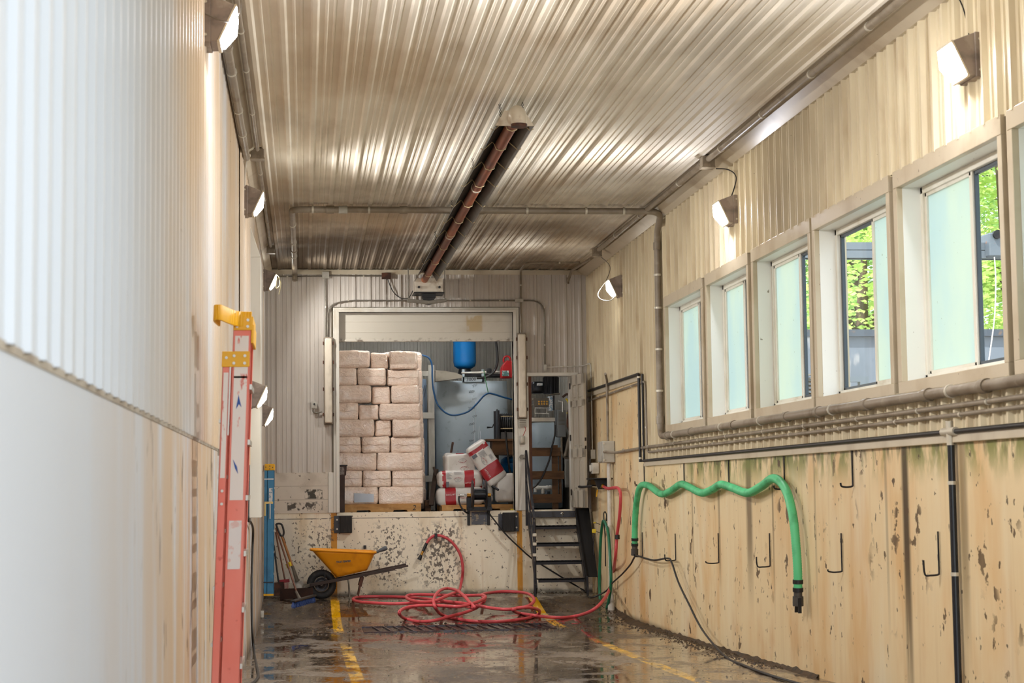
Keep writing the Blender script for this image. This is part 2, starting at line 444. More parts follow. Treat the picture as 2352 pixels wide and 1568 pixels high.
# ---- windows
def frosted():
    t = NT('obscured_glass'); tr = t.t.nodes.new('ShaderNodeBsdfTranslucent'); df = t.t.nodes.new('ShaderNodeBsdfDiffuse')
    c = t.mix(t.ramp(t.noise((1.3, 1.3, .7), 3), .35, .7), C('#d0dfde'), C('#dce6dc'))
    c = t.mix(t.ramp(t.noise((30, 30, 30), 2), .72, .76), c, C('#8f8a70'))
    t.L(c, tr.inputs[0]); t.L(c, df.inputs[0]); mx = t.t.nodes.new('ShaderNodeMixShader'); mx.inputs[0].default_value = .2
    t.L(tr.outputs[0], mx.inputs[1]); t.L(df.outputs[0], mx.inputs[2]); t.L(mx.outputs[0], t.out.inputs[0]); return t.m
m_frost = frosted()
def clearglass():
    t = NT('clear_glass'); tr = t.t.nodes.new('ShaderNodeBsdfTransparent'); gl = t.t.nodes.new('ShaderNodeBsdfGlossy'); gl.inputs['Roughness'].default_value = .02
    tr.inputs[0].default_value = (.93, .96, .96, 1)
    mx = t.t.nodes.new('ShaderNodeMixShader'); mx.inputs[0].default_value = .06
    t.L(tr.outputs[0], mx.inputs[1]); t.L(gl.outputs[0], mx.inputs[2]); t.L(mx.outputs[0], t.out.inputs[0]); return t.m
m_clear = clearglass()
m_vinyl = M('window_vinyl', '#e2ded2', .35, 0, [('#b5a888', (3, 3, 1.5), .5, .75, .5), ('#6b5a40', (25, 25, 25), .72, .76, .5)])
m_jamb = M('window_reveal', '#e9e8e2', .4, 0, [('#6f6148', (22, 22, 22), .72, .755, .8, (), 2)])
m_wtrim = M('window_casing', '#c3b59c', .35, 0, [('#a08a68', (2, 2, 2), .45, .7, .5), ('#5a452c', (25, 25, 25), .73, .77, .7, (), 2)])
m_screen = M('grey_sash', '#3e4a54', .4)
CLEARFAR = (3, 6)
for i in range(7):
    y0, y1 = WN[i], WF[i]; ym = (y0+y1)/2
    cf, cn = (y1 + .07, y0 - .07)
    mb = MB()
    mb.box(XR-.03, XR+.02, cn, cf+.0, WZ1, 3.815); mb.box(XR-.03, XR+.02, cn, cf, 2.195, WZ0)
    mb.box(XR-.028, XR+.02, y1, cf, WZ0, WZ1); mb.box(XR-.028, XR+.02, cn, y0, WZ0, WZ1)
    mb.box(XR-.022, XR+.018, cf-.005, cf+.03, 2.195, 3.815)
    w = struct('window_%d' % (i+1), mb, m_wtrim, bevel=.004)
    mb = MB(); mb.box(XR+.015, XR+.16, y1-.004, y1+.05, WZ0, WZ1); mb.box(XR+.015, XR+.16, y0-.05, y0+.004, WZ0, WZ1)
    mb.box(XR+.015, XR+.16, y0-.05, y1+.05, WZ0-.04, WZ0); mb.box(XR+.015, XR+.16, y0-.05, y1+.05, WZ1, WZ1+.04)
    build('reveal', mb, m_jamb, w)
    fx0, fx1 = XR+.15, XR+.22; fw = .045; mb = MB()
    mb.box(fx0, fx1, y1-fw, y1+.01, WZ0, WZ1); mb.box(fx0, fx1, y0-.01, y0+fw, WZ0, WZ1); mb.box(fx0, fx1, y0, y1, WZ0, WZ0+.05); mb.box(fx0, fx1, y0, y1, WZ1-.05, WZ1)
    build('frame', mb, m_vinyl, w, bevel=.004)
    far_clear = i in CLEARFAR
    ys_ = ((ym, y1-fw), (y0+fw, ym))
    for j, (a, b) in enumerate(ys_):
        clear = (j == 0) == far_clear
        x = XR + (.185 if not clear else .2)
        mb = MB(); s_ = .035
        for q in ((a-.015, a+s_, WZ0+.04, WZ1-.04), (b-s_, b+.005, WZ0+.04, WZ1-.04), (a, b, WZ0+.04, WZ0+.04+s_), (a, b, WZ1-.04-s_, WZ1-.04)):
            mb.box(x-.018, x+.012, *q)
        f = build('screen_frame' if clear else 'sash', mb, m_screen if clear else m_vinyl, w, bevel=.003)
        build('clear_pane' if clear else 'frosted_pane', MB().box(x-.003, x+.002, a+.02, b-.02, WZ0+.06, WZ1-.06), m_clear if clear else m_frost, f)

# ---- left wall
mb = MB(); mb.box(XL-.25, XL, YF, 12.72, -.3, 1.85); mb.box(XL-.25, XL-.03, 12.72, 17.0, -.3, 1.9); mb.box(XL-.25, XL, 17.0, YB, -.4, 1.85)
mb.box(XL-.3, XL-.1, YF, 31.4, 1.8, ZC+.2)
wall_left = struct('wall_left', mb, m_conc_l)
mb = MB(); P = lambda s, h, t: V((XL+h, s, t))
ribsheet(mb, P, YF, 12.72, 1.845, ZC, ph=.05, small=.003)
ribsheet(mb, lambda s, h, t: V((XL-.02+h, s, t)), 12.72, 16.9, 1.9, ZC, ph=.05)
ribsheet(mb, P, 16.9, YB, 1.845, ZC, ph=.05)
build('metal_cladding', mb, m_clad_l, wall_left)
mb = MB(); mb.box(XL-.02, XL+.012, 12.70, 12.76, 1.8, 2.45); mb.box(XL-.02, XL+.004, 3.2, 12.72, 1.83, 1.85)
struct('trim_4', mb, M('weathered_flashing', '#a79e90', .5, 0, [('#7c6a54', 6, .4, .7, .8)]))
# boxed jamb of the side door with its sloping flashing
mb = MB(); mb.box(XL-.05, XL+.125, 19.9, 20.6, 1.27, 4.12); mb.prism([(XL, 4.12), (XL+.125, 4.12), (XL, 4.50)], 1, 19.9, 20.6)
struct('trim_5', mb, m_trimw, bevel=.005)
mb = MB(); mb.box(XL-.02, XL+.01, 18.9, 19.15, 1.85, 4.6)
struct('trim_6', mb, m_trimw)

# ---- back wall with the dock
OX0, OX1, OZ0, OZ1 = .513, 3.143, 1.23, 4.23       # roll-up door opening
DX0, DX1, DZ0, DZ1 = 3.357, 4.0, 1.24, 3.26         # personnel door opening
mb = MB(); mb.box(XL-.05, XR+.05, YB, YB+.2, -.3, OZ0)
mb.box(DX0-.12, DX1+.3, YB+.003, YB+.2, OZ0-.01, OZ0+.005)
wall_back = struct('wall_back', mb, m_conc_b)
m_block = M('painted_blockwork', '#d0c6b8', .6, 0, [('#a89c8c', 3, .4, .7, .6),
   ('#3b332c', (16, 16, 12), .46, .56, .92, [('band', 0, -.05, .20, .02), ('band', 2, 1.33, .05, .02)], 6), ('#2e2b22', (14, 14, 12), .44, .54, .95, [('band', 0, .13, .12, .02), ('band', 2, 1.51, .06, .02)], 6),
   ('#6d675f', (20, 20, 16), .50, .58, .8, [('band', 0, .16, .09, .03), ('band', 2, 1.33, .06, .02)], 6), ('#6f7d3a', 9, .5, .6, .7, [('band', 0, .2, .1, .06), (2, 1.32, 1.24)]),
   ('#8f8577', (60, 60, 60), .1, .2, .7, [('band', 2, 1.427, .002, .003)]), ('#8f8577', (60, 60, 60), .1, .2, .7, [('band', 2, 1.63, .002, .003)]),
   ('#4a4138', (15, 15, 15), .66, .69, .8)], bump=(12, .15, .005))
build('blockwork', MB().box(XL, .345, YB-.01, YB+.15, OZ0, 1.83), m_block, wall_back)
mb = MB(); P = lambda s, h, t: V((s, YB-h, t))
ribsheet(mb, P, XL, .40, 1.83, ZC, ph=.03); ribsheet(mb, P, .40, 3.24, 4.30, ZC, ph=.03)
ribsheet(mb, P, 3.24, XR, DZ1+.03, ZC, ph=.03); ribsheet(mb, P, DX1+.02, XR, OZ0, DZ1+.03, ph=.03)
ribsheet(mb, P, 3.24, DX0-.02, OZ0+.6, DZ1+.03, ph=.03)
build('metal_cladding', mb, m_clad_b, wall_back)
mb = MB(); mb.box(XL-.1, OX0, YB+.05, YB+.2, 1.2, ZC+.1); mb.box(OX1, DX0, YB+.05, YB+.2, 1.2, ZC+.1); mb.box(DX1, XR+.1, YB+.05, YB+.2, 1.2, ZC+.1); mb.box(OX0, OX1, YB+.05, YB+.2, OZ1+.05, ZC+.1); mb.box(DX0, DX1, YB+.05, YB+.2, DZ1, ZC+.1)
build('inner_core', mb, m_trim, wall_back)
mb = MB(); mb.box(XL, XR, YB-.022, YB+.01, ZC-.075, ZC-.005)
struct('trim_7', mb, m_trim)
# door casings: stepped jamb trims of the roll-up door
mb = MB()
for a, b, d in ((.085, .0, .035), (.045, .0, .055)):
    mb.box(OX0-a, OX0+.002, YB-d, YB+.15, OZ0+.0, OZ1+.0); mb.box(OX1-.002, OX1+a, YB-d, YB+.15, OZ0, OZ1); mb.box(OX0-a, OX1+a, YB-d, YB+.15, OZ1-.01, OZ1+a*.7)
mb.box(OX0-.165, OX0-.08, YB-.02, YB+.05, OZ0, 1.83)
mb.box(OX1+.08, DX0-.025, YB-.03, YB+.05, OZ0, DZ1+.03)
casing = struct('trim_8', mb, m_trimw, bevel=.004)
# roll-up door panel pulled most of the way up
m_rdoor = M('rolled_door_panel', '#cfc8ba', .45, 0, [('#9b8a6c', (1.5, 1.5, 3), .5, .8, .5), ('#5b4733', (14, 14, 20), .5, .7, .8, [(2, 3.86, 3.80)]),
    ('#b39557', (3, 3, 3), .38, .48, .65, [('band', 0, 2.56, .1, .04), ('band', 2, 4.06, .1, .05)]), ('#4b3a28', 22, .74, .78, .7)], bump=((.1, .1, 9), .15, .01))
mb = MB(); mb.box(OX0, OX1, YB+.06, YB+.11, 3.81, OZ1+.03); mb.box(OX0, OX1, YB+.045, YB+.12, 3.785, 3.815)
for z in (3.92, 4.08): mb.box(OX0, OX1, YB+.055, YB+.07, z, z+.006)
d1 = struct('door_1', mb, m_rdoor, bevel=.003)
# personnel door casing and six-panel door standing open
mb = MB(); mb.box(DX0-.025, DX1+.12, YB-.05, YB+.12, DZ1-.01, DZ1+.04); mb.box(DX0-.03, DX0+.005, YB-.03, YB+.15, OZ0, DZ1); mb.box(DX1-.005, DX1+.03, YB-.02, YB+.15, OZ0, DZ1)
struct('trim_9', mb, m_trimw, bevel=.003)
m_pdoor = M('painted_panel_door', '#b9b0a0', .5, 0, [('#9a8d7a', (2, 2, 1), .5, .8, .4)])
hinge = V((3.995, YB-.03, 1.265)); free = onY(1343, 1169, YB-.68); ddir = V((free.x+.0-hinge.x, free.y-hinge.y, 0)).normalized(); dn = V((-ddir.y, ddir.x, 0))
if dn.x > 0: dn = -dn
DW, DH, DT = .68, 1.985, .042
def dpt(u, w, z): return hinge + ddir*u - dn*w + V((0, 0, z))
def dbox(mb, u0, u1, w0, w1, z0, z1):
    vs = [dpt(u, w, z) for u in (u0, u1) for w in (w0, w1) for z in (z0, z1)]
    mb.add(vs, [(0, 1, 3, 2), (4, 6, 7, 5), (0, 4, 5, 1), (2, 3, 7, 6), (0, 2, 6, 4), (1, 5, 7, 3)])
mb = MB(); dbox(mb, 0, DW, .026, DT, 0, DH)
cols = ((0, .11), (.295, .385), (.57, DW)); rws = ((0, .25), (.74, .88), (1.50, 1.60), (1.83, DH))
for a, b in cols: dbox(mb, a, b, 0, .03, 0, DH)
for a, b in rws: dbox(mb, 0, DW, 0, .03, a, b)
for u0, u1 in ((.11, .295), (.385, .57)):
    for z0, z1 in ((.25, .74), (.88, 1.50), (1.60, 1.83)): dbox(mb, u0+.03, u1-.03, .008, .03, z0+.04, z1-.04)
door2 = struct('door_2', mb, m_pdoor, bevel=.004)
m_hole = M('dark_latch_cutout', '#2a1e18', .7)
mb = MB(); dbox(mb, DW-.01, DW+.002, .01, .034, .86, .91); dbox(mb, DW-.01, DW+.002, .01, .034, .98, 1.03); build('latch_cutout', mb, m_hole, door2)
mb = MB()
for z in (.18, 1.0, 1.78): dbox(mb, -.02, .03, -.006, .006, z, z+.09)
build('hinge', mb, M('old_steel', '#4a4440', .45, .7), door2)
# storeroom shell behind the dock
m_store = M('storeroom_cladding', '#9d9990', .5, 0, [('#8e887c', 1.5, .4, .7, .5)])
mb = MB(); ribsheet(mb, lambda s, h, t: V((s, 31.0-h, t)), XL-.1, XR+.1, 1.2, ZC, ph=.1, big=.014)
mb.box(XL-.2, XR+.2, 31.03, 31.2, 1.0, ZC+.1); mb.box(XL-.12, XL-.02, YB+.2, 31.1, 1.2, ZC+.1)
ribsheet(mb, lambda s, h, t: V((XR-h, s, t)), YB+.2, 31.0, 1.2, ZC, ph=.1)
mb.box(XR+.02, XR+.2, YB, 31.1, 1.0, ZC+.1)
struct('wall_storeroom', mb, m_store)
# ================================================================== fittings of the hall
m_house = M('lamp_housing', '#8a7c73', .5, .2, [('#a3968a', 6, .52, .62, .7), ('#4a403a', 5, .5, .7, .6)])
m_black = M('black_plastic', '#17171a', .4)
m_blacks = M('black_steel', '#1b1b1f', .42, .3, [('#3a3030', 6, .55, .75, .6)])
m_cable = M('black_cable_jacket', '#1e1c1c', .45)
m_greyc = M('grey_cable_jacket', '#6f675c', .5)
m_galv = M('galvanised_conduit', '#7d776c', .45, .4, [('#5a5044', 5, .45, .7, .6)])
m_pvcg = M('grey_pvc_pipe', '#8a7e6e', .4, 0, [('#64543f', (3, 3, 3), .45, .7, .7), ('#a69a88', 7, .55, .7, .5)])
m_pvcw = M('white_pvc_pipe', '#d6d3cb', .35, 0, [('#a39b8c', 4, .5, .7, .6)])
m_clamp = M('zinc_clamp', '#c9c2b2', .4, .3)
m_boxg = M('grey_electrical_box', '#b4b0a6', .45, 0, [('#857c6d', 7, .5, .7, .5)])
m_rust = M('rusty_steel', '#5a3524', .7, .1, [('#2e1d15', 8, .4, .6, .8)])
m_brass = M('brass', '#b98a3e', .3, .9)
m_chrome = M('chromed_metal', '#d0d0cc', .15, 1)
m_wood = M('pine_board', '#c08e52', .65, 0, [('#8f6030', (3, 3, 14), .4, .7, .7), ('#d8ab70', (9, 2, 9), .5, .7, .5)], bump=((6, 6, 30), .1, .003))
m_woodd = M('dark_brown_lumber', '#6b4a2b', .7, 0, [('#3f2a18', (3, 3, 14), .4, .7, .8)])
def emis(name, col, st, base=None):
    t = NT(name); b = t.bsdf(C(base or col), .3, 0, .5); b.inputs['Emission Color'].default_value = (*C(col), 1); b.inputs['Emission Strength'].default_value = st
    return t.m
m_lens = emis('lit_prismatic_lens', '#f4f6ff', LAMP)

# wall pack lamp, built facing +X from a wall at x = 0
def wallpack(cable=None):
    root = thing('wall_lamp', 'x', 'lamp', (0, 0, 0), 'cut-off wall lamps of the hall')
    w = .135
    mb = MB(); mb.prism([(0, .13), (.055, .14), (.19, .088), (.192, .07), (.092, -.135), (.0, -.14)], 1, -w, w)
    build('housing', mb, m_house, root, bevel=.008)
    mb = MB(); mb.box(-.01, .05, -w-.008, w+.008, -.145, .145); build('back_box', mb, m_house, root, bevel=.006)
    mb = MB(); mb.bar((.197, -w, .082), (.197, w, .082), .014, .016); mb.bar((.097, -w, -.137), (.097, w, -.137), .02, .014)
    for sg in (-1, 1): mb.bar((.197, sg*w, .08), (.097, sg*w, -.135), .012, .012)
    fr = build('lens_frame', mb, m_trim, root)
    mb = MB(); mb.prism([(.186, .07), (.205, .055), (.196, -.045), (.125, -.128), (.094, -.118)], 1, -w+.018, w-.018)
    build('lens', mb, m_lens, fr, bevel=.006)
    for sg in (-1, 1):
        for z in (-.1, .1): build('screw', MB().cyl((.02, sg*(w+.004), z), (.02, sg*(w+.014), z), .009, 8), m_clamp, root)
    ld = bpy.data.lights.new('lamp_beam', 'SPOT'); ld.energy = BEAM; ld.spot_size = math.radians(150); ld.spot_blend = .8; ld.shadow_soft_size = .05; ld.color = (1.0, .985, .96)
    lo = bpy.data.objects.new('lamp_beam', ld); COL.objects.link(lo); lo.parent = root; lo.location = (.235, 0, -.06)
    lo.rotation_euler = V((.86, 0, -.50)).to_track_quat('-Z', 'Y').to_euler()
    return root
lamp0 = wallpack()
LL = [((XL, 10.84, 4.36), 0, 'lit wall lamp highest up the left wall, nearest the camera, grimy brown housing'),
      ((XL, 17.95, 4.42), 0, 'wall lamp on the left wall fed by a bent hose-like conduit from the ceiling'),
      ((XL, 26.05, 4.58), 0, 'wall lamp in the far left corner under the ceiling with loose pale wires'),
      ((XL, 19.4, 2.58), 0, 'lit wall lamp low on the left wall, directly right of the orange ladder'),
      ((XL, 23.1, 2.52), 0, 'small lit wall lamp on the left wall above the blue ladder'),
      ((XR, 11.05, 4.27), 1, 'large bright wall lamp above the nearest window on the right wall'),
      ((XR, 17.6, 4.30), 1, 'middle of the three wall lamps on the right wall, above the row of windows'),
      ((XR, 24.15, 4.28), 1, 'farthest wall lamp on the right wall, near the back corner with a looped cable')]
LAMPS = []
m_lens_dim = emis('dimmer_prismatic_lens', '#f2f0e6', LAMP*.16)
for i, (p, r, lb) in enumerate(LL):
    o = lamp0 if i == 0 else copy_tree(lamp0)
    o.location = V(p); o.rotation_euler = (0, 0, PI if r else 0); o['label'] = lb; LAMPS.append(o)
    if i in (3, 4):
        for ch in o.children:
            for c2_ in ch.children:
                if c2_.name.split('.')[0] == 'lens': c2_.data = c2_.data.copy(); c2_.data.materials[0] = m_lens_dim
            if ch.type == 'LIGHT': ch.data = ch.data.copy(); ch.data.energy = BEAM*(.25, .5)[i-3]
    if i in (1, 2, 7):
        for ch in o.children:
            if ch.type == 'LIGHT': ch.data = ch.data.copy(); ch.data.energy = BEAM * (.7, .3, .55)[(1, 2, 7).index(i)]; continue
            for ch in ch.children:
             if ch.name.split('.')[0] == 'lens': ch.data = ch.data.copy(); ch.data.materials[0] = m_lens_dim
for o, p, r in ((o, V(l[0]), l[1]) for o, l in zip(LAMPS, LL)): ORG[o] = p
def flex(name, label, pts, r, mat, cat='cable', n=8, parent=None, seg=8, group=None):
    mb = MB(); mb.tube(smooth(pts, n), r, seg)
    if parent: return build(name, mb, mat, parent)
    return solo(name, label, cat, mb, mat, V(pts[0]), group)
# supply cables of the lamps
flex('power_cable', 'thin cable from the top of the photo down to the lamp above the nearest window', [(4.27, 11.05, 4.40), (4.28, 11.12, 4.55), (4.27, 11.2, 4.7), (4.2, 11.25, 4.84)], .005, m_cable)
flex('power_cable', 'thin cable hanging from the ceiling box to the middle right wall lamp', [(4.10, 17.55, 4.72), (4.22, 17.5, 4.70), (4.27, 17.4, 4.6), (4.25, 17.55, 4.43)], .006, m_cable)
flex('power_cable', 'looped thin cable round the farthest right wall lamp', [(4.10, 24.6, 4.74), (4.2, 24.5, 4.6), (4.12, 24.3, 4.4), (3.98, 24.2, 4.2), (4.0, 24.1, 4.1), (4.12, 24.05, 4.08), (4.2, 24.1, 4.15)], .005, m_greyc)
flex('flexible_conduit', 'curved pale flexible conduit from the ceiling box down to a left wall lamp', [(-.46, 17.45, 4.80), (-.50, 17.5, 4.86), (-.55, 17.6, 4.82), (-.58, 17.75, 4.66), (-.585, 17.85, 4.5)], .014, M('pale_flex', '#b9b0a2', .5), 'conduit')
flex('loose_wire', 'pale loose wires dangling from the far left corner lamp', [(-.42, 26.0, 4.66), (-.36, 25.95, 4.62), (-.35, 25.95, 4.5), (-.40, 25.95, 4.46), (-.38, 25.9, 4.6), (-.33, 25.9, 4.52), (-.36, 25.9, 4.36)], .006, M('cream_wire', '#d8cda0', .5), 'wire')
flex('loose_wire', 'dark wire looped across the face of the nearest left wall lamp', [(-.58, 10.68, 4.38), (-.5, 10.66, 4.34), (-.44, 10.66, 4.33), (-.38, 10.67, 4.37), (-.37, 10.7, 4.45)], .004, m_greyc, 'wire')

# ceiling-edge conduits
def run(name, label, pts, r, mat, clamps=(), couplings=(), cat='pipe', cl_axis=None, bend=.12, crad=1.25, fit=None):
    """pipe with rounded bends through pts; clamps/couplings: points with direction"""
    pts = [V(p) for p in pts]; path = [pts[0]]
    for a, b, c in zip(pts, pts[1:], pts[2:]):
        d0, d1 = (b-a).normalized(), (c-b).normalized(); q = min(bend, (b-a).length*.45, (c-b).length*.45)
        if d0.dot(d1) > .999: path.append(b); continue
        s0, s1 = b - d0*q, b + d1*q
        for t in range(7):
            u = t/6; path.append(s0*(1-u)**2 + b*2*u*(1-u) + s1*u*u)
    path.append(pts[-1])
    root = thing(name, label, cat, pts[0])
    build('pipe_run', MB().tube(path, r, 14), mat, root)
    for p, d in clamps:
        p, d = V(p), V(d).normalized(); a, b, _ = basis(d)
        build('clamp', MB().cyl(p - d*.012, p + d*.012, r*1.22, 14), m_clamp, root)
    for p, d in couplings:
        p, d = V(p), V(d).normalized()
        build('coupling', MB().cyl(p - d*.045, p + d*.045, r*crad, 16), fit or mat, root)
    return root
Yd = (0, 1, 0); Xd = (1, 0, 0); Zd = (0, 0, 1)
run('ceiling_conduit', 'fat grey conduit clipped along the ceiling edge above the right wall', [(4.03, 3.3, 4.82), (4.03, 24.4, 4.82)], .030, m_pvcg,
    [((4.03, y, 4.82), Yd) for y in (6, 8, 9.9, 11.05, 12.35, 13.85, 15.4, 17.0, 19.0, 21.3, 23)], [((4.03, 17.9, 4.82), Yd)], 'conduit')
run('ceiling_conduit', 'grey conduit lying in the corner of ceiling and left wall', [(-.55, 3.3, 4.76), (-.55, 17.4, 4.76)], .034, m_pvcg,
    [((-.55, y, 4.76), Yd) for y in (5, 7.5, 9.5, 11.8, 12.6, 13.8, 15.2, 16.2)], [((-.55, 13.0, 4.76), Yd)], 'conduit')
run('ceiling_conduit', 'thinner conduit on the ceiling beside the left wall', [(-.445, 3.3, 4.825), (-.445, 17.3, 4.825)], .022, m_pvcg,
    [((-.445, y, 4.825), Yd) for y in (8.5, 10.2, 11.6, 12.8, 14.0, 15.6)], [], 'conduit')
run('ceiling_conduit', 'short conduit on the ceiling between the two left junction boxes', [(-.445, 17.65, 4.825), (-.445, 24.2, 4.825)], .020, m_pvcg,
    [((-.445, y, 4.825), Yd) for y in (18.6, 20.3, 22.0, 23.2)], [], 'conduit')
def jbox(label, c, d=(.07, .11, .09), mat=None, lid=(0, 0, -1)):
    r = thing('junction_box', label, 'junction box', V(c) - V((0, 0, d[2]/2)))
    c = V(c); bd = build('body', MB().box(c.x-d[0]/2, c.x+d[0]/2, c.y-d[1]/2, c.y+d[1]/2, c.z-d[2]/2, c.z+d[2]/2), mat or m_boxg, r, bevel=.008)
    l = V(lid); e = [(.5*d[k]*1.06 if not l[k] else .008) for k in range(3)]; q = c + V([l[k]*d[k]/2 for k in range(3)])
    build('cover', MB().box(q.x-e[0], q.x+e[0], q.y-e[1], q.y+e[1], q.z-e[2], q.z+e[2]), mat or m_boxg, bd, bevel=.004)
    return r
jbox('junction box on the ceiling above the middle right wall lamp', (4.03, 17.62, 4.80), (.13, .13, .12), m_pvcg)
jbox('junction box on the ceiling above the farthest right wall lamp', (4.03, 24.55, 4.80), (.12, .12, .11), m_pvcg)
jbox('rusty junction box where the bent conduit meets the left ceiling edge', (-.445, 17.48, 4.81), (.13, .14, .10), m_pvcg)
jbox('junction box on the ceiling near the far left corner', (-.445, 24.35, 4.80), (.11, .14, .10), m_pvcg)

# the big drain pipe: along the ceiling, across, down the right wall and forward under the windows
DP = run('drain_pipe', 'grey pipe crossing the ceiling, turning down the right wall and running under the windows',
    [(-.14, 26.9, 4.68), (-.14, 26.95, 4.80), (-.14, 20.85, 4.80), (4.20, 20.85, 4.80), (4.235, 21.32, 4.6), (4.235, 21.32, 2.155), (4.235, 21.0, 2.155), (4.235, 3.4, 2.15)], .038, m_pvcg,
    [((x, 20.85, 4.80), Xd) for x in (.1, .75, 2.6, 3.3, 3.75)] + [((4.235, 21.32, z), Zd) for z in (4.1, 3.7, 3.2, 2.7)] +
    [((4.235, y, 2.152), Yd) for y in (20.5, 18.1, 16.5, 14.2, 11.5, 9.6)] + [((-.14, y, 4.8), Yd) for y in (22, 23.6, 25)],
    [((x, 20.85, 4.80), Xd) for x in (.3, 1.15, 2.05)] + [((4.235, 21.32, 4.45), Zd), ((4.235, 21.32, 2.35), Zd), ((-.14, 24.4, 4.8), Yd)] +
    [((4.235, y, 2.152), Yd) for y in (20.9, 19.6, 17.6, 15.6, 14.6, 13.3, 11.95, 10.9)], 'pipe', bend=.16)
build('coupling', MB().cyl((2.06, 20.85, 4.8), (2.085, 20.85, 4.8), .045, 14), m_rust, DP)
build('coupling', MB().cyl((.40, 20.85, 4.8), (.50, 20.85, 4.8), .046, 14), m_boxg, DP)

# right wall conduits
run('wall_conduit', 'upper of two thin conduits running from the grey box along the right wall', [(4.14, 24.88, 2.05), (4.24, 24.5, 2.03), (4.255, 22.5, 2.05), (4.255, 3.4, 2.06)], .018, m_pvcg,
    [((4.255, y, 2.053), Yd) for y in (24, 22.2, 20.6, 19.3, 18.0, 16.5, 15.1, 13.6, 12.2, 10.9, 9.8)], [], 'conduit')
run('wall_conduit', 'conduit high on the far concrete, bending down to run lowest along the right wall', [(4.26, 26.9, 2.86), (4.26, 22.35, 2.88), (4.26, 22.3, 1.985), (4.26, 3.4, 2.005)], .015, m_pvcg,
    [((4.26, y, 2.87), Yd) for y in (25.9, 24.6, 23.3)] + [((4.26, 22.34, z), Zd) for z in (2.6, 2.3)] + [((4.26, y, 1.995), Yd) for y in (21.6, 20.1, 18.6, 17.1, 15.6, 14.1, 12.7, 11.4, 10.2)], [], 'conduit')
run('black_pipe', 'black water line lying on top of the concrete ledge along the right wall', [(4.255, 22.62, 1.885), (4.255, 3.4, 1.89)], .017, m_cable, [], [((4.255, 11.6, 1.89), Yd)], 'pipe')
run('black_pipe', 'black line rising beside the tall concrete panel and running back along its top', [(4.235, 22.66, 1.87), (4.235, 22.66, 2.99), (4.255, 26.9, 3.01)], .020, m_cable, [((4.235, 22.66, z), Zd) for z in (1.92, 2.95)], [], 'pipe', bend=.05)
run('black_pipe', 'black line close behind another one on the edge of the tall concrete panel', [(4.25, 22.50, 1.87), (4.25, 22.50, 2.98)], .014, m_cable, [], [], 'pipe')
r_ = run('black_drop_pipe', 'shiny black pipe going straight down the near right concrete wall', [(4.262, 11.6, 1.90), (4.262, 11.6, .06)], .024, M('shiny_black_pipe', '#1b2028', .25), [((4.262, 11.6, z), Zd) for z in (1.55, .95)], [], 'pipe')
build('tee_fitting', MB().cyl((4.255, 11.72, 1.89), (4.255, 11.48, 1.89), .028, 12).cyl((4.255, 11.6, 1.96), (4.26, 11.6, 1.80), .026, 12), m_clamp, r_)
build('floor_cap', MB().cyl((4.262, 11.6, .10), (4.262, 11.6, .02), .04, 12), m_pvcw, r_)
r_ = run('riser_pipe', 'upright white-grey PVC pipe from the grey box down to the floor in the right corner', [(4.235, 25.05, 1.9), (4.235, 25.05, fz(25)+.02)], .032, m_pvcw, [((4.235, 25.05, z), Zd) for z in (1.02, .45)], [((4.235, 25.05, 0.02), Zd)], 'pipe', crad=1.3)
build('base_fitting', MB().cyl((4.235, 25.05, .0), (4.235, 25.05, fz(25)), .045, 14, .05), m_pvcw, r_)
run('vent_pipe', 'thin pipe rising from the grey box with its tip bent sideways', [(4.235, 25.1, 2.2), (4.235, 25.1, 3.05), (4.18, 24.9, 3.14)], .018, m_pvcg, [((4.235, 25.1, 2.95), Zd)], [((4.235, 25.1, 2.97), Zd)], 'pipe', bend=.06)
r_ = thing('grey_wall_box', 'grey plastic electrical enclosure with hinged lid on the right wall near the back', 'electrical box', (4.215, 25.05, 1.9))
build('enclosure', MB().box(4.12, 4.30, 24.9, 25.22, 1.90, 2.20), m_boxg, r_, bevel=.01)
lid = build('lid', MB().box(4.13, 4.29, 24.885, 24.90, 1.905, 2.195).box(4.10, 4.12, 24.92, 25.2, 1.91, 2.19), m_boxg, r_, bevel=.006)
build('latch', MB().box(4.125, 4.15, 24.87, 24.89, 2.15, 2.175).box(4.125, 4.15, 24.87, 24.89, 2.05, 2.075).box(4.125, 4.15, 24.87, 24.89, 1.925, 1.95), m_clamp, lid, bevel=.003)
r_ = run('wall_conduit', 'thin pale conduit bending from the back wall down the right wall to a small switch', [(3.62, YB-.03, 3.38), (4.20, YB-.03, 3.40), (4.27, 26.75, 3.42), (4.27, 26.7, 2.95), (4.25, 26.6, 2.9), (4.25, 26.6, 2.1)], .010, m_pvcw, [((3.9, YB-.03, 3.39), Xd)], [], 'conduit', bend=.07)
build('outlet_box', MB().box(4.22, 4.29, 26.56, 26.66, 1.98, 2.12), m_pvcw, r_, bevel=.006)
r_ = thing('socket_outlet', 'white weatherproof socket on the right wall behind the open door with a black lead', 'socket', (4.25, 26.3, 1.80))
build('socket_body', MB().box(4.19, 4.29, 26.25, 26.40, 1.76, 1.92), m_pvcw, r_, bevel=.006)
build('flap', MB().box(4.16, 4.19, 26.27, 26.38, 1.79, 1.89), m_pvcw, r_, bevel=.01)
flex('lead', '', [(4.18, 26.35, 1.98), (4.16, 26.35, 1.8), (4.14, 26.4, 1.6), (4.1, 26.5, 1.5)], .010, m_cable, parent=r_)

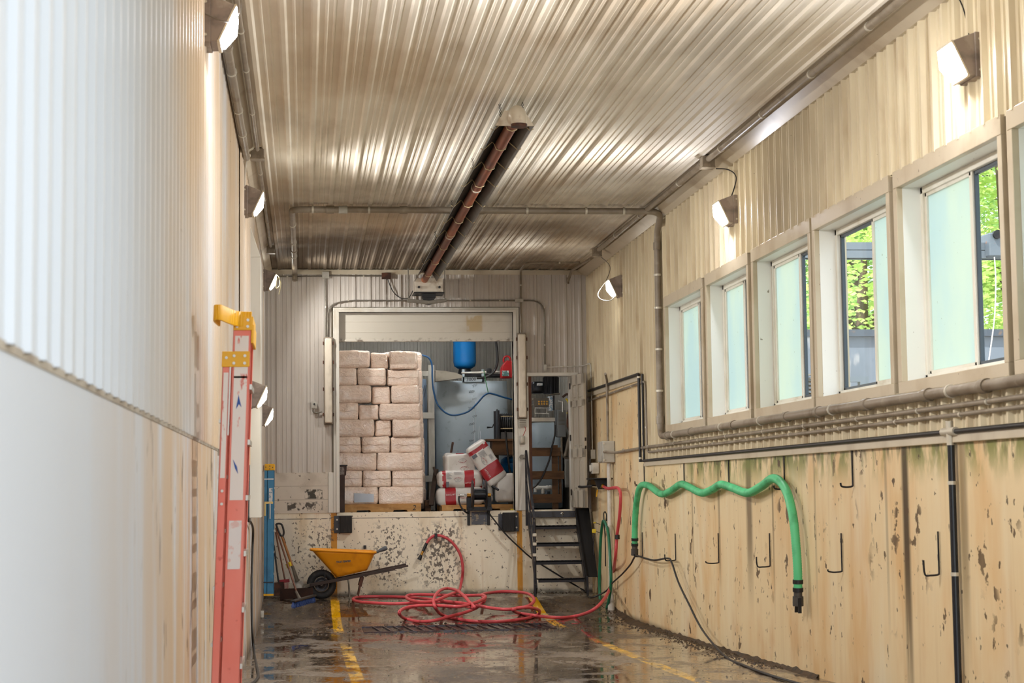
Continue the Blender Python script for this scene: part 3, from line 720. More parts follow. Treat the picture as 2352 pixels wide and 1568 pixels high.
# back wall conduits and boxes
yb = YB - .035
def bw(px, py, y=None): return onY(px, py, y or yb)
run('wall_conduit', 'conduit high on the back wall from the corner, dropping to the left strip light', [bw(625, 635), bw(748, 634), bw(748, 774)], .011, m_galv, [(bw(660, 635), Xd), (bw(748, 705), Zd)], [], 'conduit', bend=.02)
run('wall_conduit', 'conduit between the two boxes high on the back wall', [bw(752, 633), bw(884, 634)], .011, m_galv, [(bw(835, 634), Xd)], [], 'conduit')
run('wall_conduit', 'conduit looping over the roll-up door from the left strip light to the personnel door', [bw(752, 774), bw(754, 700), bw(800, 690), bw(1250, 690), bw(1252, 846)], .011, m_galv, [(bw(x, 690), Xd) for x in (800, 940, 1080, 1148)] + [(bw(1251, y), Zd) for y in (705, 792)], [], 'conduit', bend=.22)
run('wall_conduit', 'conduit from the ceiling corner down the back wall to the right strip light', [(4.0, 25.9, 4.83), (3.22, 25.95, 4.83), bw(1196, 622), bw(1196, 690), bw(1197, 764)], .014, m_pvcg, [((3.7, 25.92, 4.83), Xd), (bw(1196, 655), Zd)], [], 'conduit', bend=.1)
jbox('square junction box high on the back wall left of the roll-up door', bw(748, 632), (.10, .05, .10), m_boxg, (0, -1, 0))
jbox('dark junction box high on the back wall beside the heater burner', bw(887, 634), (.13, .05, .09), m_rust, (0, -1, 0))
jbox('round-ended conduit box on the back wall above the right strip light', bw(1192, 690), (.12, .05, .05), m_boxg, (0, -1, 0))
jbox('small conduit box on the back wall above the personnel door', bw(1252, 845), (.045, .045, .10), m_boxg, (0, -1, 0))
flex('power_cable', 'thin cable drooping from the dark box to the heater burner', [bw(890, 640), bw(902, 668), bw(920, 684), bw(938, 684, 26.8), bw(948, 668, 26.4)], .007, m_cable)
run('wall_conduit', 'short dark pipe stub turning down at the top right corner of the back wall', [(4.05, 25.2, 4.80), (3.98, 26.6, 4.80), (3.96, 26.9, 4.66)], .02, m_pvcg, [], [((3.96, 26.9, 4.68), Zd)], 'conduit', bend=.08)
# strip lights
m_diff = M('grimy_strip_diffuser', '#ddd2c0', .4, 0, [('#9f9180', (6, 6, 2), .45, .7, .7)])
m_fixt = M('grimy_strip_body', '#8f8374', .5, 0, [('#5e4e3e', (5, 5, 2), .4, .7, .8)])
for lb, x0, x1, z0, z1 in (('vertical strip light on the back wall left of the roll-up door', .285, .425, 2.54, 3.845), ('vertical strip light on the back wall right of the roll-up door', 3.19, 3.335, 2.60, 3.90)):
    r_ = thing('strip_light', lb, 'light', ((x0+x1)/2, YB-.04, z0), 'vertical strip lights beside the dock door')
    mb = MB(); mb.box(x0, x1, YB-.09, YB-.02, z0, z1); build('body', mb, m_fixt, r_, bevel=.01)
    mb = MB(); mb.box(x0+.016, x1-.016, YB-.125, YB-.085, z0+.02, z1-.02); build('diffuser', mb, m_diff, r_, bevel=.02, seg=3)
    mb = MB()
    for z in (z0+.12, z0+.5, z0+.9, z1-.12):
        mb.box(x0-.012, x0+.002, YB-.1, YB-.07, z, z+.05); mb.box(x1-.002, x1+.012, YB-.1, YB-.07, z, z+.05)
    build('clip', mb, m_rust, r_)
jb = jbox('small grey switch box with a round button beside the left strip light', bw(722, 930), (.075, .05, .10), m_boxg, (0, -1, 0))
build('button', MB().cyl(V((bw(722, 930).x, YB-.065, bw(722, 928).z)), V((bw(722, 930).x, YB-.08, bw(722, 928).z)), .014, 12), m_black, jb)
flex('lead', '', [bw(718, 942), bw(724, 948), bw(740, 945)], .010, m_galv, parent=jb)
r_ = thing('signal_light', 'small caged bulb under a vented box with red wires beside the personnel door', 'light', bw(1200, 1018))
c = bw(1200, 972); build('vented_box', MB().box(c.x-.06, c.x+.06, YB-.07, YB-.03, c.z-.06, c.z+.06), m_boxg, r_, bevel=.006)
mb = MB()
for k in range(4): mb.box(c.x-.05, c.x+.05, YB-.076, YB-.069, c.z-.045+k*.027, c.z-.033+k*.027)
build('louvre', mb, m_galv, r_)
c2 = bw(1199, 1010); build('glass_bulb', MB().lathe([(0, .055), (.02, .05), (.032, .02), (.032, -.03), (.022, -.05), (0, -.055)], (c2.x, YB-.08, c2.z), Zd, 16), M('dusty_glass', '#b9b2a4', .15, 0), r_)
build('cage', MB().box(c2.x-.045, c2.x+.045, YB-.06, YB-.03, c2.z-.07, c2.z+.065), m_boxg, r_, bevel=.015)
flex('red_wire', '', [c + V((.03, -.04, -.05)), c + V((.04, -.05, -.10)), c2 + V((.01, -.05, .06))], .005, M('red_wire', '#a03028', .5), parent=r_)

# ---- infra-red tube heater
HX, HZ, HY0, HY1 = 1.775, 4.66, 15.0, 26.35
H = thing('tube_heater', 'long radiant tube heater with rust-red tube hung under the ceiling', 'heater', (HX, HY0, HZ))
m_tube = M('hot_steel_tube', '#7a4430', .5, .5, [('#b0623a', (6, .8, 3), .45, .65, .7), ('#3c2a28', (4, 1.2, 4), .5, .75, .7)])
m_refl = M('sooty_reflector', '#4b4740', .4, .7, [('#8d8470', 5, .6, .75, .5), ('#26221e', 2.5, .4, .7, .7)])
build('heater_tube', MB().cyl((HX, HY0, HZ), (HX, HY1+.3, HZ), .051, 20), m_tube, H)
mb = MB(); prof = [(-.165, -.05), (-.155, -.035), (-.085, .075), (.085, .075), (.155, -.035), (.165, -.05)]
pr2 = [(x*.97, z-.006) for x, z in prof][::-1]
mb.prism([(HX+x, HZ+z) for x, z in prof + pr2], 1, HY0+.02, HY1)
build('reflector', mb, m_refl, H)
m_end = M('aluminium_end', '#d3c9b8', .35, .3, [('#8d6e4e', 6, .5, .7, .6)])
mb = MB(); mb.prism([(HX+x, HZ+z) for x, z in [(-.165, -.05), (-.085, .08), (.085, .08), (.165, -.05)]], 1, HY0, HY0+.012)
build('end_plate', mb, m_end, H)
mb = MB(); mb.tube(smooth([(HX, HY0+.03, HZ), (HX, HY0-.05, HZ+.025), (HX, HY0-.14, HZ+.03), (HX+.01, HY0-.21, HZ-.01), (HX+.01, HY0-.22, HZ-.09)], 5), .066, 18); build('exhaust_elbow', mb, m_end, H)
build('elbow_collar', MB().cyl((HX+.01, HY0-.22, HZ-.08), (HX+.01, HY0-.22, HZ-.105), .069, 18), m_rust, H)
m_wire = M('pale_hanger_wire', '#cdbb95', .4, .4)
hy = [15.2, 16.1, 17.1, 18.1, 19.4, 20.6, 21.7, 22.9, 24.4, 25.8]
for y in hy:
    mb = MB(); a = [V((HX-.185, y, HZ-.035)), V((HX-.16, y, HZ-.05)), V((HX-.075, y+.02, HZ+.03)), V((HX-.056, y, HZ)), V((HX-.04, y, HZ-.042)), V((HX, y, HZ-.056)), V((HX+.04, y, HZ-.042)), V((HX+.056, y, HZ)), V((HX+.075, y+.02, HZ+.03)), V((HX+.16, y, HZ-.05)), V((HX+.185, y, HZ-.035))]
    mb.tube(a, .005, 6); build('hanger_wire', mb, m_wire, H)
for y in (18.4, 21.9): build('tube_clamp', MB().cyl((HX, y, HZ), (HX, y+.05, HZ), .057, 18), m_end, H)
m_chain = M('sooty_chain', '#3c352e', .5, .6)
for y in (15.25, 17.8, 20.4, 23.0, 25.6):
    for sx in (-1, 1):
        mb = MB(); p0 = V((HX + sx*.09, y, HZ+.07)); p1 = V((HX + sx*.10, y, ZC)); n = 9
        for k in range(n):
            a, b = p0.lerp(p1, k/n), p0.lerp(p1, (k+1.15)/n); o = V((.008, 0, 0)) if k % 2 else V((0, .008, 0))
            mb.tube([a - o, b - o], .0028, 5); mb.tube([a + o, b + o], .0028, 5)
        build('hanging_chain', mb, m_chain, H)
r_ = H
by = 26.7
def hb(px, py, y=by): return onY(px, py, y)
a, b = hb(952, 655), hb(1016, 672)
build('burner_box', MB().box(a.x, b.x, by-.1, by+.35, b.z, a.z+.10), m_end, H, bevel=.006)
build('burner_lip', MB().box(a.x-.02, b.x+.02, by-.14, by+.3, b.z-.02, b.z-.008), m_blacks, H)
build('burner_knob', MB().cyl((b.x-.05, by-.13, b.z+.07), (b.x-.05, by-.1, b.z+.07), .018, 12).cyl((a.x+.06, by-.13, b.z+.07), (a.x+.06, by-.1, b.z+.07), .018, 12), m_black, H)
c = hb(985, 686); build('blower', MB().cyl((c.x, by-.02, c.z-.0), (c.x, by+.14, c.z), .085, 24).box(c.x-.1, c.x+.1, by-.05, by+.12, c.z+.01, c.z+.075), m_black, H)
a0, a1 = hb(938, 690), hb(1022, 689)
mb = MB(); mb.bar((a0.x, by, ZC-.02), (a0.x, by, a0.z), .05, .012); mb.bar((a1.x, by, ZC-.02), (a1.x, by, a1.z), .02, .012)
mb.bar((a0.x-.02, by, a0.z), (c.x, by, a0.z-.03), .09, .05); mb.bar((a1.x+.02, by, a1.z), (c.x, by, a0.z-.03), .09, .05)
build('support_cradle', mb, m_galv, H, bevel=.004)
# ================================================================== dock, stairs and things on the hall floor
# dock bumpers
m_rub = M('laminated_rubber', '#1d1b1b', .75, 0, [('#34302c', (40, 3, 3), .5, .7, .7)], bump=((60, 2, 2), .5, .004))
m_ang = M('bolted_steel_angle', '#45474e', .5, .3, [('#2c2420', 8, .5, .7, .6)])
for lb, a, b, s0, s1, z0, z1 in (('black rubber dock bumper below the left end of the bale stack', .515, .695, .43, .52, .93, 1.187), ('worn black rubber dock bumper left of the stairs', 2.945, 3.125, 3.12, 3.19, .915, 1.20)):
    r_ = thing('dock_bumper', lb, 'bumper', ((a+b)/2, YB-.06, z0), 'rubber bumpers on the dock face')
    build('rubber_block', MB().box(a, b, YB-.11, YB-.004, z0, z1), m_rub, r_, bevel=.012)
    sa = build('steel_angle', MB().box(s0, s1, YB-.03, YB-.003, z0, z1), m_ang, r_, bevel=.004)
    for z in (z0+.06, z1-.06): build('bolt', MB().cyl(((s0+s1)/2, YB-.03, z), ((s0+s1)/2, YB-.045, z), .014, 8), m_clamp, sa)
    if s0 > 3: build('steel_angle', MB().box(2.885, 2.95, YB-.025, YB-.003, z0+.02, z1-.02), m_ang, r_, bevel=.004)
# wall lug behind the wheelbarrow
mb = MB(); a = onY(838, 1255, YB-.02); mb.box(a.x-.02, a.x+.02, YB-.06, YB-.003, a.z-.03, a.z+.02)
r_ = tag(build('hose_hanger', mb, m_black, None, (a.x, YB-.02, a.z), bevel=.004), 'small black peg on the dock wall above the wheelbarrow', 'hanger')

# hose reel on the dock edge
rc = onY(1100, 1137, 26.98)
R_ = thing('hose_reel', 'black steel hose reel bolted to the dock edge in front of the bags', 'hose reel', (rc.x, 27.0, 1.23))
def ring(mb, x, r, w, t=.012):
    mb.lathe([(r-w, -t), (r, -t), (r+.004, 0), (r, t), (r-w, t), (r-w, -t)], (x, rc.y, rc.z), Xd, 28)
xs = (rc.x-.095, rc.x+.105)
for x in xs:
    mb = MB(); mb.lathe([(.0, -.008), (.215, -.008), (.228, .0), (.215, .008), (0, .008)], (x, rc.y, rc.z), Xd, 30); build('flange', mb, m_blacks, R_)
build('drum', MB().cyl((xs[0], rc.y, rc.z+.015), (xs[1], rc.y, rc.z+.015), .085, 24), M('glossy_black_paint', '#22252b', .22, .2), R_)
for sx, x in ((-1, rc.x-.15), (1, rc.x+.15)):
    mb = MB(); mb.box(x-.035, x+.035, rc.y-.03, rc.y+.05, 1.24, rc.z-.03); build('side_frame', mb, m_blacks, R_, bevel=.005)
    build('bearing', MB().cyl((x-.03, rc.y, rc.z), (x+.03, rc.y, rc.z), .03, 12), m_brass, R_)
    build('wall_bracket', MB().box(x-.02, x+.02, YB-.05, YB-.003, onY(1080, 1206, YB).z, 1.26), m_blacks, R_, bevel=.003)
build('base_plate', MB().box(rc.x-.17, rc.x+.19, rc.y-.08, rc.y+.2, 1.232, 1.29), m_blacks, R_, bevel=.005)
mb = MB(); pts = [V((rc.x+.15, rc.y, rc.z)), V((rc.x+.215, rc.y-.01, rc.z)), V((rc.x+.215, rc.y-.01, rc.z+.14))]; mb.tube(pts, .008, 8); ca = build('crank_arm', mb, m_blacks, R_)
a, b = onY(1130, 1116, rc.y-.02), onY(1145, 1125, rc.y-.08); build('crank_grip', MB().cyl(a, b, .018, 12), m_black, ca)
build('swivel', MB().cyl((rc.x-.19, rc.y, rc.z), (rc.x-.25, rc.y, rc.z), .014, 10).cyl((rc.x-.23, rc.y, rc.z), (rc.x-.30, rc.y, rc.z), .021, 10), m_chrome, R_)
flex('inlet_hose', '', [(rc.x-.30, rc.y, rc.z-.01), (rc.x-.30, rc.y, rc.z-.08), (rc.x-.27, rc.y, rc.z-.17), (rc.x-.21, rc.y, rc.z-.24), (rc.x-.16, rc.y+.03, rc.z-.27)], .013, m_cable, parent=R_)
a, b = onY(1083, 1175, YB), onY(1121, 1204, YB)
build('backing_plate', MB().box(a.x, b.x, YB-.012, YB-.002, b.z, a.z), M('chipped_blue_grey_paint', '#686c76', .6, 0, [('#b5a78f', 26, .55, .62, .8), ('#3c3a3c', 30, .66, .7, .8)]), R_, bevel=.003)

# pressure hose from the reel behind the stairs, over the hooks and away across the floor
def PX(l, x): return [onX(px, py, x) for px, py in l]
def PYl(l, y): return [onY(px, py, y) for px, py in l]
hk = PYl([(1112, 1118), (1113, 1145), (1120, 1172), (1140, 1200), (1165, 1230), (1190, 1254), (1213, 1275)], 26.97) + PYl([(1235, 1291), (1290, 1325), (1345, 1358)], 27.02)
hk += [onF(1352, 1368, .012), onF(1360, 1372, .012)] + PX([(1392, 1357), (1406, 1339), (1429, 1318), (1448, 1296), (1459, 1277), (1468, 1277), (1480, 1281), (1503, 1286), (1534, 1282), (1543, 1292), (1558, 1336), (1580, 1382), (1614, 1447)], 4.20)
hk += [onF(1665, 1506, .012), onF(1710, 1528, .012), onF(1760, 1547, .012), onF(1830, 1568, .012), onF(2000, 1610, .012)]
flex('pressure_hose', 'thin black hose from the dock reel, behind the stairs and over two wall hooks', hk, .0115, m_cable, 'hose', 10)

# J hooks in the right wall
def hook(y, z1, z0, out, lb, g, tip=.03, rr=.008):
    mb = MB(); x = XR-.012
    mb.tube([(x, y, z1), (x, y, z0)], rr*.9, 7); mb.tube(smooth([(x, y, z0+.01), (x-.01, y, z0), (x-out*.6, y, z0-.004), (x-out, y, z0+.004), (x-out-.008, y, z0+tip)], 4), rr, 7)
    solo('wall_hook', lb, 'hook', mb, m_blacks if g[0] == 'l' else m_rust, (x, y, z0), g)
names = ['first', 'second', 'third', 'fourth']
for k, (px, yb_) in enumerate(((1482, 1117), (1574, 1116), (1677, 1118), (1805, 1122))):
    p = onX(px, yb_, XR); hook(p.y, 1.85, p.z, .09, 'steel hanging rod holding the light green hose, %s from the back wall' % names[k], 'long hanging rods of the upper row')
p = onX(1962, 1117, XR); hook(p.y, 1.85, p.z, .09, 'empty steel hanging rod just right of the light green hose', 'long hanging rods of the upper row')
for k, (px, t, b, out, tip, lb) in enumerate(((1477, 1222, 1277, .10, .03, 'thin hook under the left end of the light green hose, carrying the black hose'), (1553, 1225, 1286, .12, .07, 'second lower hook from the back, where the black hose turns down'),
        (1652, 1224, 1292, .13, .02, 'empty lower hook just right of the falling black hose'), (1770, 1224, 1300, .12, .09, 'empty square lower hook left of the hanging green hose end'),
        (1935, 1224, 1312, .11, .02, 'empty lower hook just right of the hanging green hose end'), (2158, 1220, 1319, .10, .10, 'square lower hook nearest the black drop pipe'))):
    p = onX(px, t, XR); q = onX(px, b, XR); hook(p.y, p.z, q.z, out, lb, 'lower wall hooks', tip, .007)

# light green suction hose
m_gh = M('light_green_hose', '#58c286', .45, 0, [('#2e7a4a', 5, .45, .7, .6), ('#274f35', 14, .66, .72, .7)])
g0 = [(282, 1050), (284, 900), (296, 770), (318, 696), (365, 692), (440, 742), (500, 722), (560, 684), (612, 702), (685, 736), (750, 714), (800, 686), (870, 706), (960, 736), (1040, 698), (1110, 650), (1165, 680), (1205, 760), (1235, 900), (1250, 1050), (1260, 1200), (1262, 1330)]
gp = smooth(PX([(1350 + a/2.613, 850 + b/2.613) for a, b in g0], 4.215), 60)
R_ = thing('suction_hose', 'thick light green ribbed hose draped over hooks on the right wall', 'hose', (4.215, gp[0].y, gp[0].z))
# resample evenly so that the ribs are regular
cum = [0]
for a, b in zip(gp, gp[1:]): cum.append(cum[-1] + (b-a).length)
N = int(cum[-1]/.011); rs = []; j = 0
for i in range(N):
    s = cum[-1]*i/N
    while cum[j+1] < s: j += 1
    rs.append(gp[j].lerp(gp[j+1], (s-cum[j])/max(1e-9, cum[j+1]-cum[j])))
build('ribbed_hose', MB().tube(rs, [.041 if i % 2 else .0375 for i in range(len(rs))], 12), m_gh, R_)
for e, d in ((rs[0], (rs[1]-rs[0]).normalized()), (rs[-1], (rs[-2]-rs[-1]).normalized())):
    for k in (0, .07): build('hose_clamp', MB().cyl(e + d*(k-.01), e + d*(k+.025), .046, 16), m_black, R_)
    build('coupling', MB().cyl(e, e - d*.05, .038, 16).cyl(e - d*.05, e - d*.13, .047, 16), M('grey_coupling', '#4c4844', .5, .2), R_)
    if e is rs[-1]:
        for sx in (-1, 1): build('cam_lever', MB().bar(e - d*.06 + V((0, sx*.05, 0)), e - d*.19 + V((0, sx*.055, 0)), .012, .03), m_blacks, R_)
# red air hose: from the tap on the right wall to the floor, in loops, up to its hanger on the dock wall
m_red = M('red_rubber_hose', '#c84a50', .42, 0, [('#a83338', 6, .5, .7, .5), ('#4a1c1a', 30, .70, .75, .6)])
chain = [(1386, 1117), (1397, 1122), (1409, 1120), (1421, 1122), (1425.5, 1140), (1423, 1185), (1417, 1232), (1413, 1285)]
rh = PX(chain, 4.17)
fl = [(1406, 1330, .22, 0), (1397, 1360, .10, 0), (1380, 1385, .02, 0), (1357, 1403, 0, 0), (1324, 1414, 0, 0), (1289, 1418, 0, 0), (1242, 1415, .02, 0), (1222, 1412, .03, 0), (1193, 1408, 0, 0), (1179, 1401.5, 0, 0), (1188, 1396, .03, 0), (1214, 1394.5, .03, 0), (1236, 1400, .03, 0), (1239, 1408, 0, 0), (1229, 1414, 0, 0),
      (1204, 1421, 0, 0), (1160, 1426, 0, 0), (1114, 1427.5, 0, 0), (1068, 1424, 0, 0), (1038, 1418, 0, 0), (1016, 1412, .01, 0), (1002, 1399, .06, 0), (996, 1380, .10, 0), (1002, 1364, .12, 0), (1014, 1354, .12, 0), (1030, 1351, .12, 0), (1050, 1356, .12, 0), (1066, 1368, .12, 0), (1078, 1382, .08, 0), (1090, 1395, .05, 0),
      (1075, 1393, .02, 0), (1050, 1386, 0, 0), (1010, 1382, 0, 0), (960, 1384, 0, 0), (906, 1386, 0, 0), (853, 1384, 0, 0), (822, 1381, 0, 0), (811, 1376, 0, 0), (820, 1371, 0, 0), (853, 1369.5, 0, 0), (900, 1370, 0, 0), (960, 1373, 0, 0), (1020, 1380, .02, 0), (1080, 1387, .04, 0), (1122, 1395, 0, 0), (1160, 1399, 0, 0), (1190, 1396.5, 0, 0), (1216, 1390, 0, 0), (1227, 1378, 0, 0), (1219, 1366, .02, 0), (1198, 1360, .03, 0),
      (1160, 1358, .04, 0), (1125, 1361, .04, 0), (1106, 1366, .05, 0), (1113, 1378, .05, 0), (1095, 1395, .09, 0), (1068, 1406, .06, 0), (1030, 1416, .05, 0), (995, 1425, .04, 0), (961, 1427, 0, 0), (930, 1420, 0, 0), (917, 1408, 0, 0), (928, 1397, 0, 0), (961, 1390.5, .02, 0), (1007, 1390.5, .05, 0), (1053, 1392.5, .06, 0), (1084, 1386, .07, 0), (1108, 1377, .08, 0), (1115, 1370, .08, 0), (1106, 1366.5, .08, 0), (1084, 1367, .06, 0), (1038, 1367, .06, 0),
      (976, 1365, .06, 0), (942, 1366, .05, 0), (933, 1371, .04, 0), (944, 1378, .04, 0), (973, 1382, .06, 0), (1000, 1379, .10, 0), (1022, 1370, .12, 0), (1038, 1363, .12, 0)]
for px, py, h, _ in fl:
    p = onF(px, py, .022 + h)
    if p.y > 26.45: p = onY(px, py, 26.45)
    p.z = max(p.z, fz(p.y) + .021); rh.append(p)
rh += PYl([(1054, 1357)], 26.6) + PYl([(1060, 1335), (1063, 1310), (1060, 1283), (1052, 1263), (1036, 1243), (1018, 1232), (1001, 1229), (988, 1236), (980, 1247)], 27.03)
rh2 = [rh[0]]
R_ = thing('red_hose', 'long red rubber hose looped over the wet floor and up the dock wall', 'hose', (2.4, 24.6, fz(24.6)))
build('rubber_tube', MB().tube(smooth(rh, 6), .0215, 12), m_red, R_)
e = rh[-1]; d = V((-.42, 0, -.9)).normalized()
build('grip_sleeve', MB().cyl(e, e + d*.13, .022, 14), m_black, R_)
bv = build('brass_valve', MB().cyl(e + d*.13, e + d*.19, .018, 12), m_brass, R_)
build('nozzle', MB().cyl(e + d*.19, e + d*.27, .020, 14, .034), m_black, bv)
q = V((onY(821, 1381, 25).x, 0, 0)); p = onF(829, 1381.5, .022); build('tape_band', MB().cyl(p - V((.03, 0, 0)), p + V((.03, 0, 0)), .0245, 12), m_black, R_)
p = onY(1001, 1229, 27.03); build('hanger_strap', MB().box(p.x-.02, p.x+.02, YB-.11, YB-.0, p.z-.05, p.z+.03), m_black, R_, bevel=.005)
p = rh[0]; build('end_collar', MB().cyl(p + V((-.03, 0, .01)), p + V((.0, 0, .0)), .034, 14), m_brass, R_)
p = onX(1418, 1233, 4.17); build('cable_tie', MB().cyl(p - V((0, 0, .03)), p + V((0, 0, .03)), .033, 12), m_black, R_)
# tap cluster on the right wall
p = onX(1376, 1116, 4.17); R_ = thing('water_tap', 'brass and chrome tap cluster with a yellow lever under a black shelf', 'tap', (4.2, p.y, p.z-.05))
build('valve_body', MB().cyl(p + V((-.1, 0, 0)), p + V((.13, 0, 0)), .022, 12).cyl(p + V((0, 0, -.05)), p + V((0, 0, .06)), .016, 10), m_chrome, R_)
build('wing_handle', MB().bar(p + V((-.05, -.03, .05)), p + V((.05, -.03, .07)), .012, .02).bar(p + V((0, -.03, .03)), p + V((.04, -.05, -.05)), .012, .014), m_chrome, R_)
build('yellow_lever', MB().bar(p + V((-.03, -.03, -.05)), p + V((-.045, -.03, -.15)), .008, .02), M('yellow_plastic', '#e0a91c', .4), R_)
build('supply_pipe', MB().tube([p + V((-.1, 0, 0)), p + V((-.2, .3, -.01)), (4.1, YB, p.z)], .018, 10), m_blacks, R_)
a = onX(1385, 1097, 4.18); mb = MB(); mb.box(4.02, 4.30, a.y-.1, a.y+.5, a.z-.02, a.z); mb.prism([(4.06, a.z-.02), (4.30, a.z-.02), (4.30, a.z-.16), (4.12, a.z-.16)], 1, a.y+.05, a.y+.08)
solo('bracket_shelf', 'small black shelf on the right wall above the tap', 'shelf', mb, m_blacks, (4.2, a.y, a.z), bevel=.004)
# dark green hose on its hanger in the corner
gpts = [(1383, 1405), (1379, 1385), (1377, 1340), (1378, 1290), (1380, 1235), (1384, 1202), (1387, 1196), (1392, 1204), (1398, 1230), (1402, 1290), (1403, 1345), (1397, 1385), (1389, 1404)]
R_ = thing('garden_hose', 'dark green hose hung in a long loop left of the white-grey riser pipe', 'hose', (4.2, 25.4, fz(25.4)))
build('green_tube', MB().tube(smooth([onX(a, b, 4.19) for a, b in gpts], 8), .021, 10), M('dark_green_hose', '#15704f', .4, 0, [('#0e4a36', 5, .45, .7, .6)]), R_)
R_ = thing('hose_hanger', 'dark loop-topped steel hanger holding the dark green hose', 'hanger', onX(1388, 1290, 4.24))
build('hanger_rod', MB().tube(smooth([onX(a, b, 4.24) for a, b in ((1391, 1300), (1390, 1240), (1387, 1190), (1387, 1178), (1390, 1175), (1393, 1182), (1393, 1196))], 5), .008, 8), m_blacks, R_)
mb = MB(); p = onX(1368, 1200, 4.10); mb.tube([p, onX(1378, 1204, 4.2)], .006, 8); p2 = onX(1366, 1219, 4.08); mb.tube([p2, onX(1378, 1223, 4.22)], .006, 8)
build('hook_arm', mb, m_blacks, R_)
yp = M('yellow_tip', '#d9c030', .45)
build('yellow_tip', MB().cyl(p - V((.03, 0, 0)), p, .010, 8), yp, R_); build('yellow_knob', MB().rbox(p2 - V((.01, 0, .0)), (.06, .04, .06), .012, (3, 3, 3)), yp, R_)

# ---- stairs
m_st = M('black_painted_steel', '#25252b', .45, .3, [('#57504c', 12, .60, .68, .6), ('#3a2a20', 7, .6, .7, .7)])
S = thing('steel_stairs', 'black steel stairs with a handrail up to the open panel door', 'stairs', (3.7, 26.5, 0))
tx0 = 3.36
for k, (py, y, pr) in enumerate(((1207, 26.85, 1324), (1246.5, 26.62, 1331), (1288, 26.38, 1337), (1329, 26.15, 1343))):
    z = onY(1280, py, y).z; x1 = onY(pr, py, y).x + .0
    mb = MB(); mb.box(tx0, x1, y, y+.26, z-.012, z); mb.box(tx0, x1, y, y+.02, z-.05, z)
    for i in range(34): xx = tx0 + (x1-tx0)*(i+.5)/34; mb.box(xx-.005, xx+.005, y-.002, y+.03, z, z+.012)
    build('tread', mb, m_st, S)
a = onY(1232, 1174, 27.02); b = onY(1318, 1187, 27.02)
tp = build('top_plate', MB().box(3.38, 4.04, YB-.09, YB-.003, b.z, a.z), m_ang, S, bevel=.004)
c = onY(1291, 1179, YB-.1); build('ring_bolt', MB().lathe([(.012, -.004), (.022, -.004), (.022, .004), (.012, .004), (.012, -.004)], (c.x, YB-.095, c.z), (0, 1, 0), 16).cyl((c.x, YB-.09, c.z-.02), (c.x, YB-.1, c.z-.045), .006, 8), m_chrome, tp)
def side(x):
    mb = MB(); mb.prism([(26.12, .12), (26.22, .03), (27.05, .98), (27.05, 1.20), (26.98, 1.20)], 0, x-.008, x+.008); return mb
build('stringer', side(3.335), m_st, S); build('stringer', side(4.062), m_st, S)
fx = onY(1228.5, 1300, 26.12).x
build('front_post', MB().cyl((fx, 26.12, 0), (fx, 26.12, onY(1230, 1192, 26.12).z), .022, 10), m_st, S)
bp = onY(1208, 1036, 27.0); build('back_post', MB().bar((bp.x+.0, 27.0, 1.0), bp, .045, .03), m_st, S)
build('handrail', MB().bar(bp + V((0, 0, 0)), (fx, 26.12, onY(1230, 1196, 26.12).z+.02), .03, .05), m_st, S)
build('mid_rail', MB().bar(bp - V((0, 0, .45)), (fx, 26.12, .72), .02, .03), m_st, S)
build('mid_rail', MB().bar(bp - V((0, 0, .75)), (fx, 26.12, .38), .02, .03), m_st, S)
for py in (1228, 1249, 1274): p = onY(1228, py, 26.12); build('post_clamp', MB().box(p.x-.026, p.x+.026, 26.09, 26.15, p.z-.022, p.z+.022), m_clamp, S, bevel=.006)
build('front_leg', MB().bar((4.075, 26.13, 0), (4.07, 26.13, .28), .03, .03), m_st, S)
p = onY(1198.5, 1049, YB-.06); build('rail_anchor', MB().cyl((p.x, YB-.01, p.z), (p.x, YB-.08, p.z), .035, 14).bar((p.x, YB-.06, p.z), (bp.x, 27.0, p.z), .02, .03), m_galv, S)
# black rubber sheet slanting down beside the stairs
q = [onY(1322, 1170, 27.0), onY(1353, 1169, 27.0), onY(1373, 1325, 26.15), onY(1347, 1325, 26.15)]
mb = MB(); t = V((0, .02, .02)); mb.add(q + [p + t for p in q], [(0, 1, 2, 3), (4, 7, 6, 5), (0, 4, 5, 1), (1, 5, 6, 2), (2, 6, 7, 3), (3, 7, 4, 0)])
mb.bar(q[3], q[0], .012, .05)
solo('rubber_chute', 'sloping black rubber sheet between the stairs and the right wall', 'chute', mb, M('matt_black_rubber', '#100f11', .8), (4.15, 26.6, .3))
mb = MB(); mb.tube([onY(1364, 1225, 26.5), onY(1363, 1292, 26.4)], .008, 6)
solo('chute_rod', 'thin dark rod lying on the black rubber chute', 'rod', mb, m_blacks, onY(1363, 1292, 26.4))

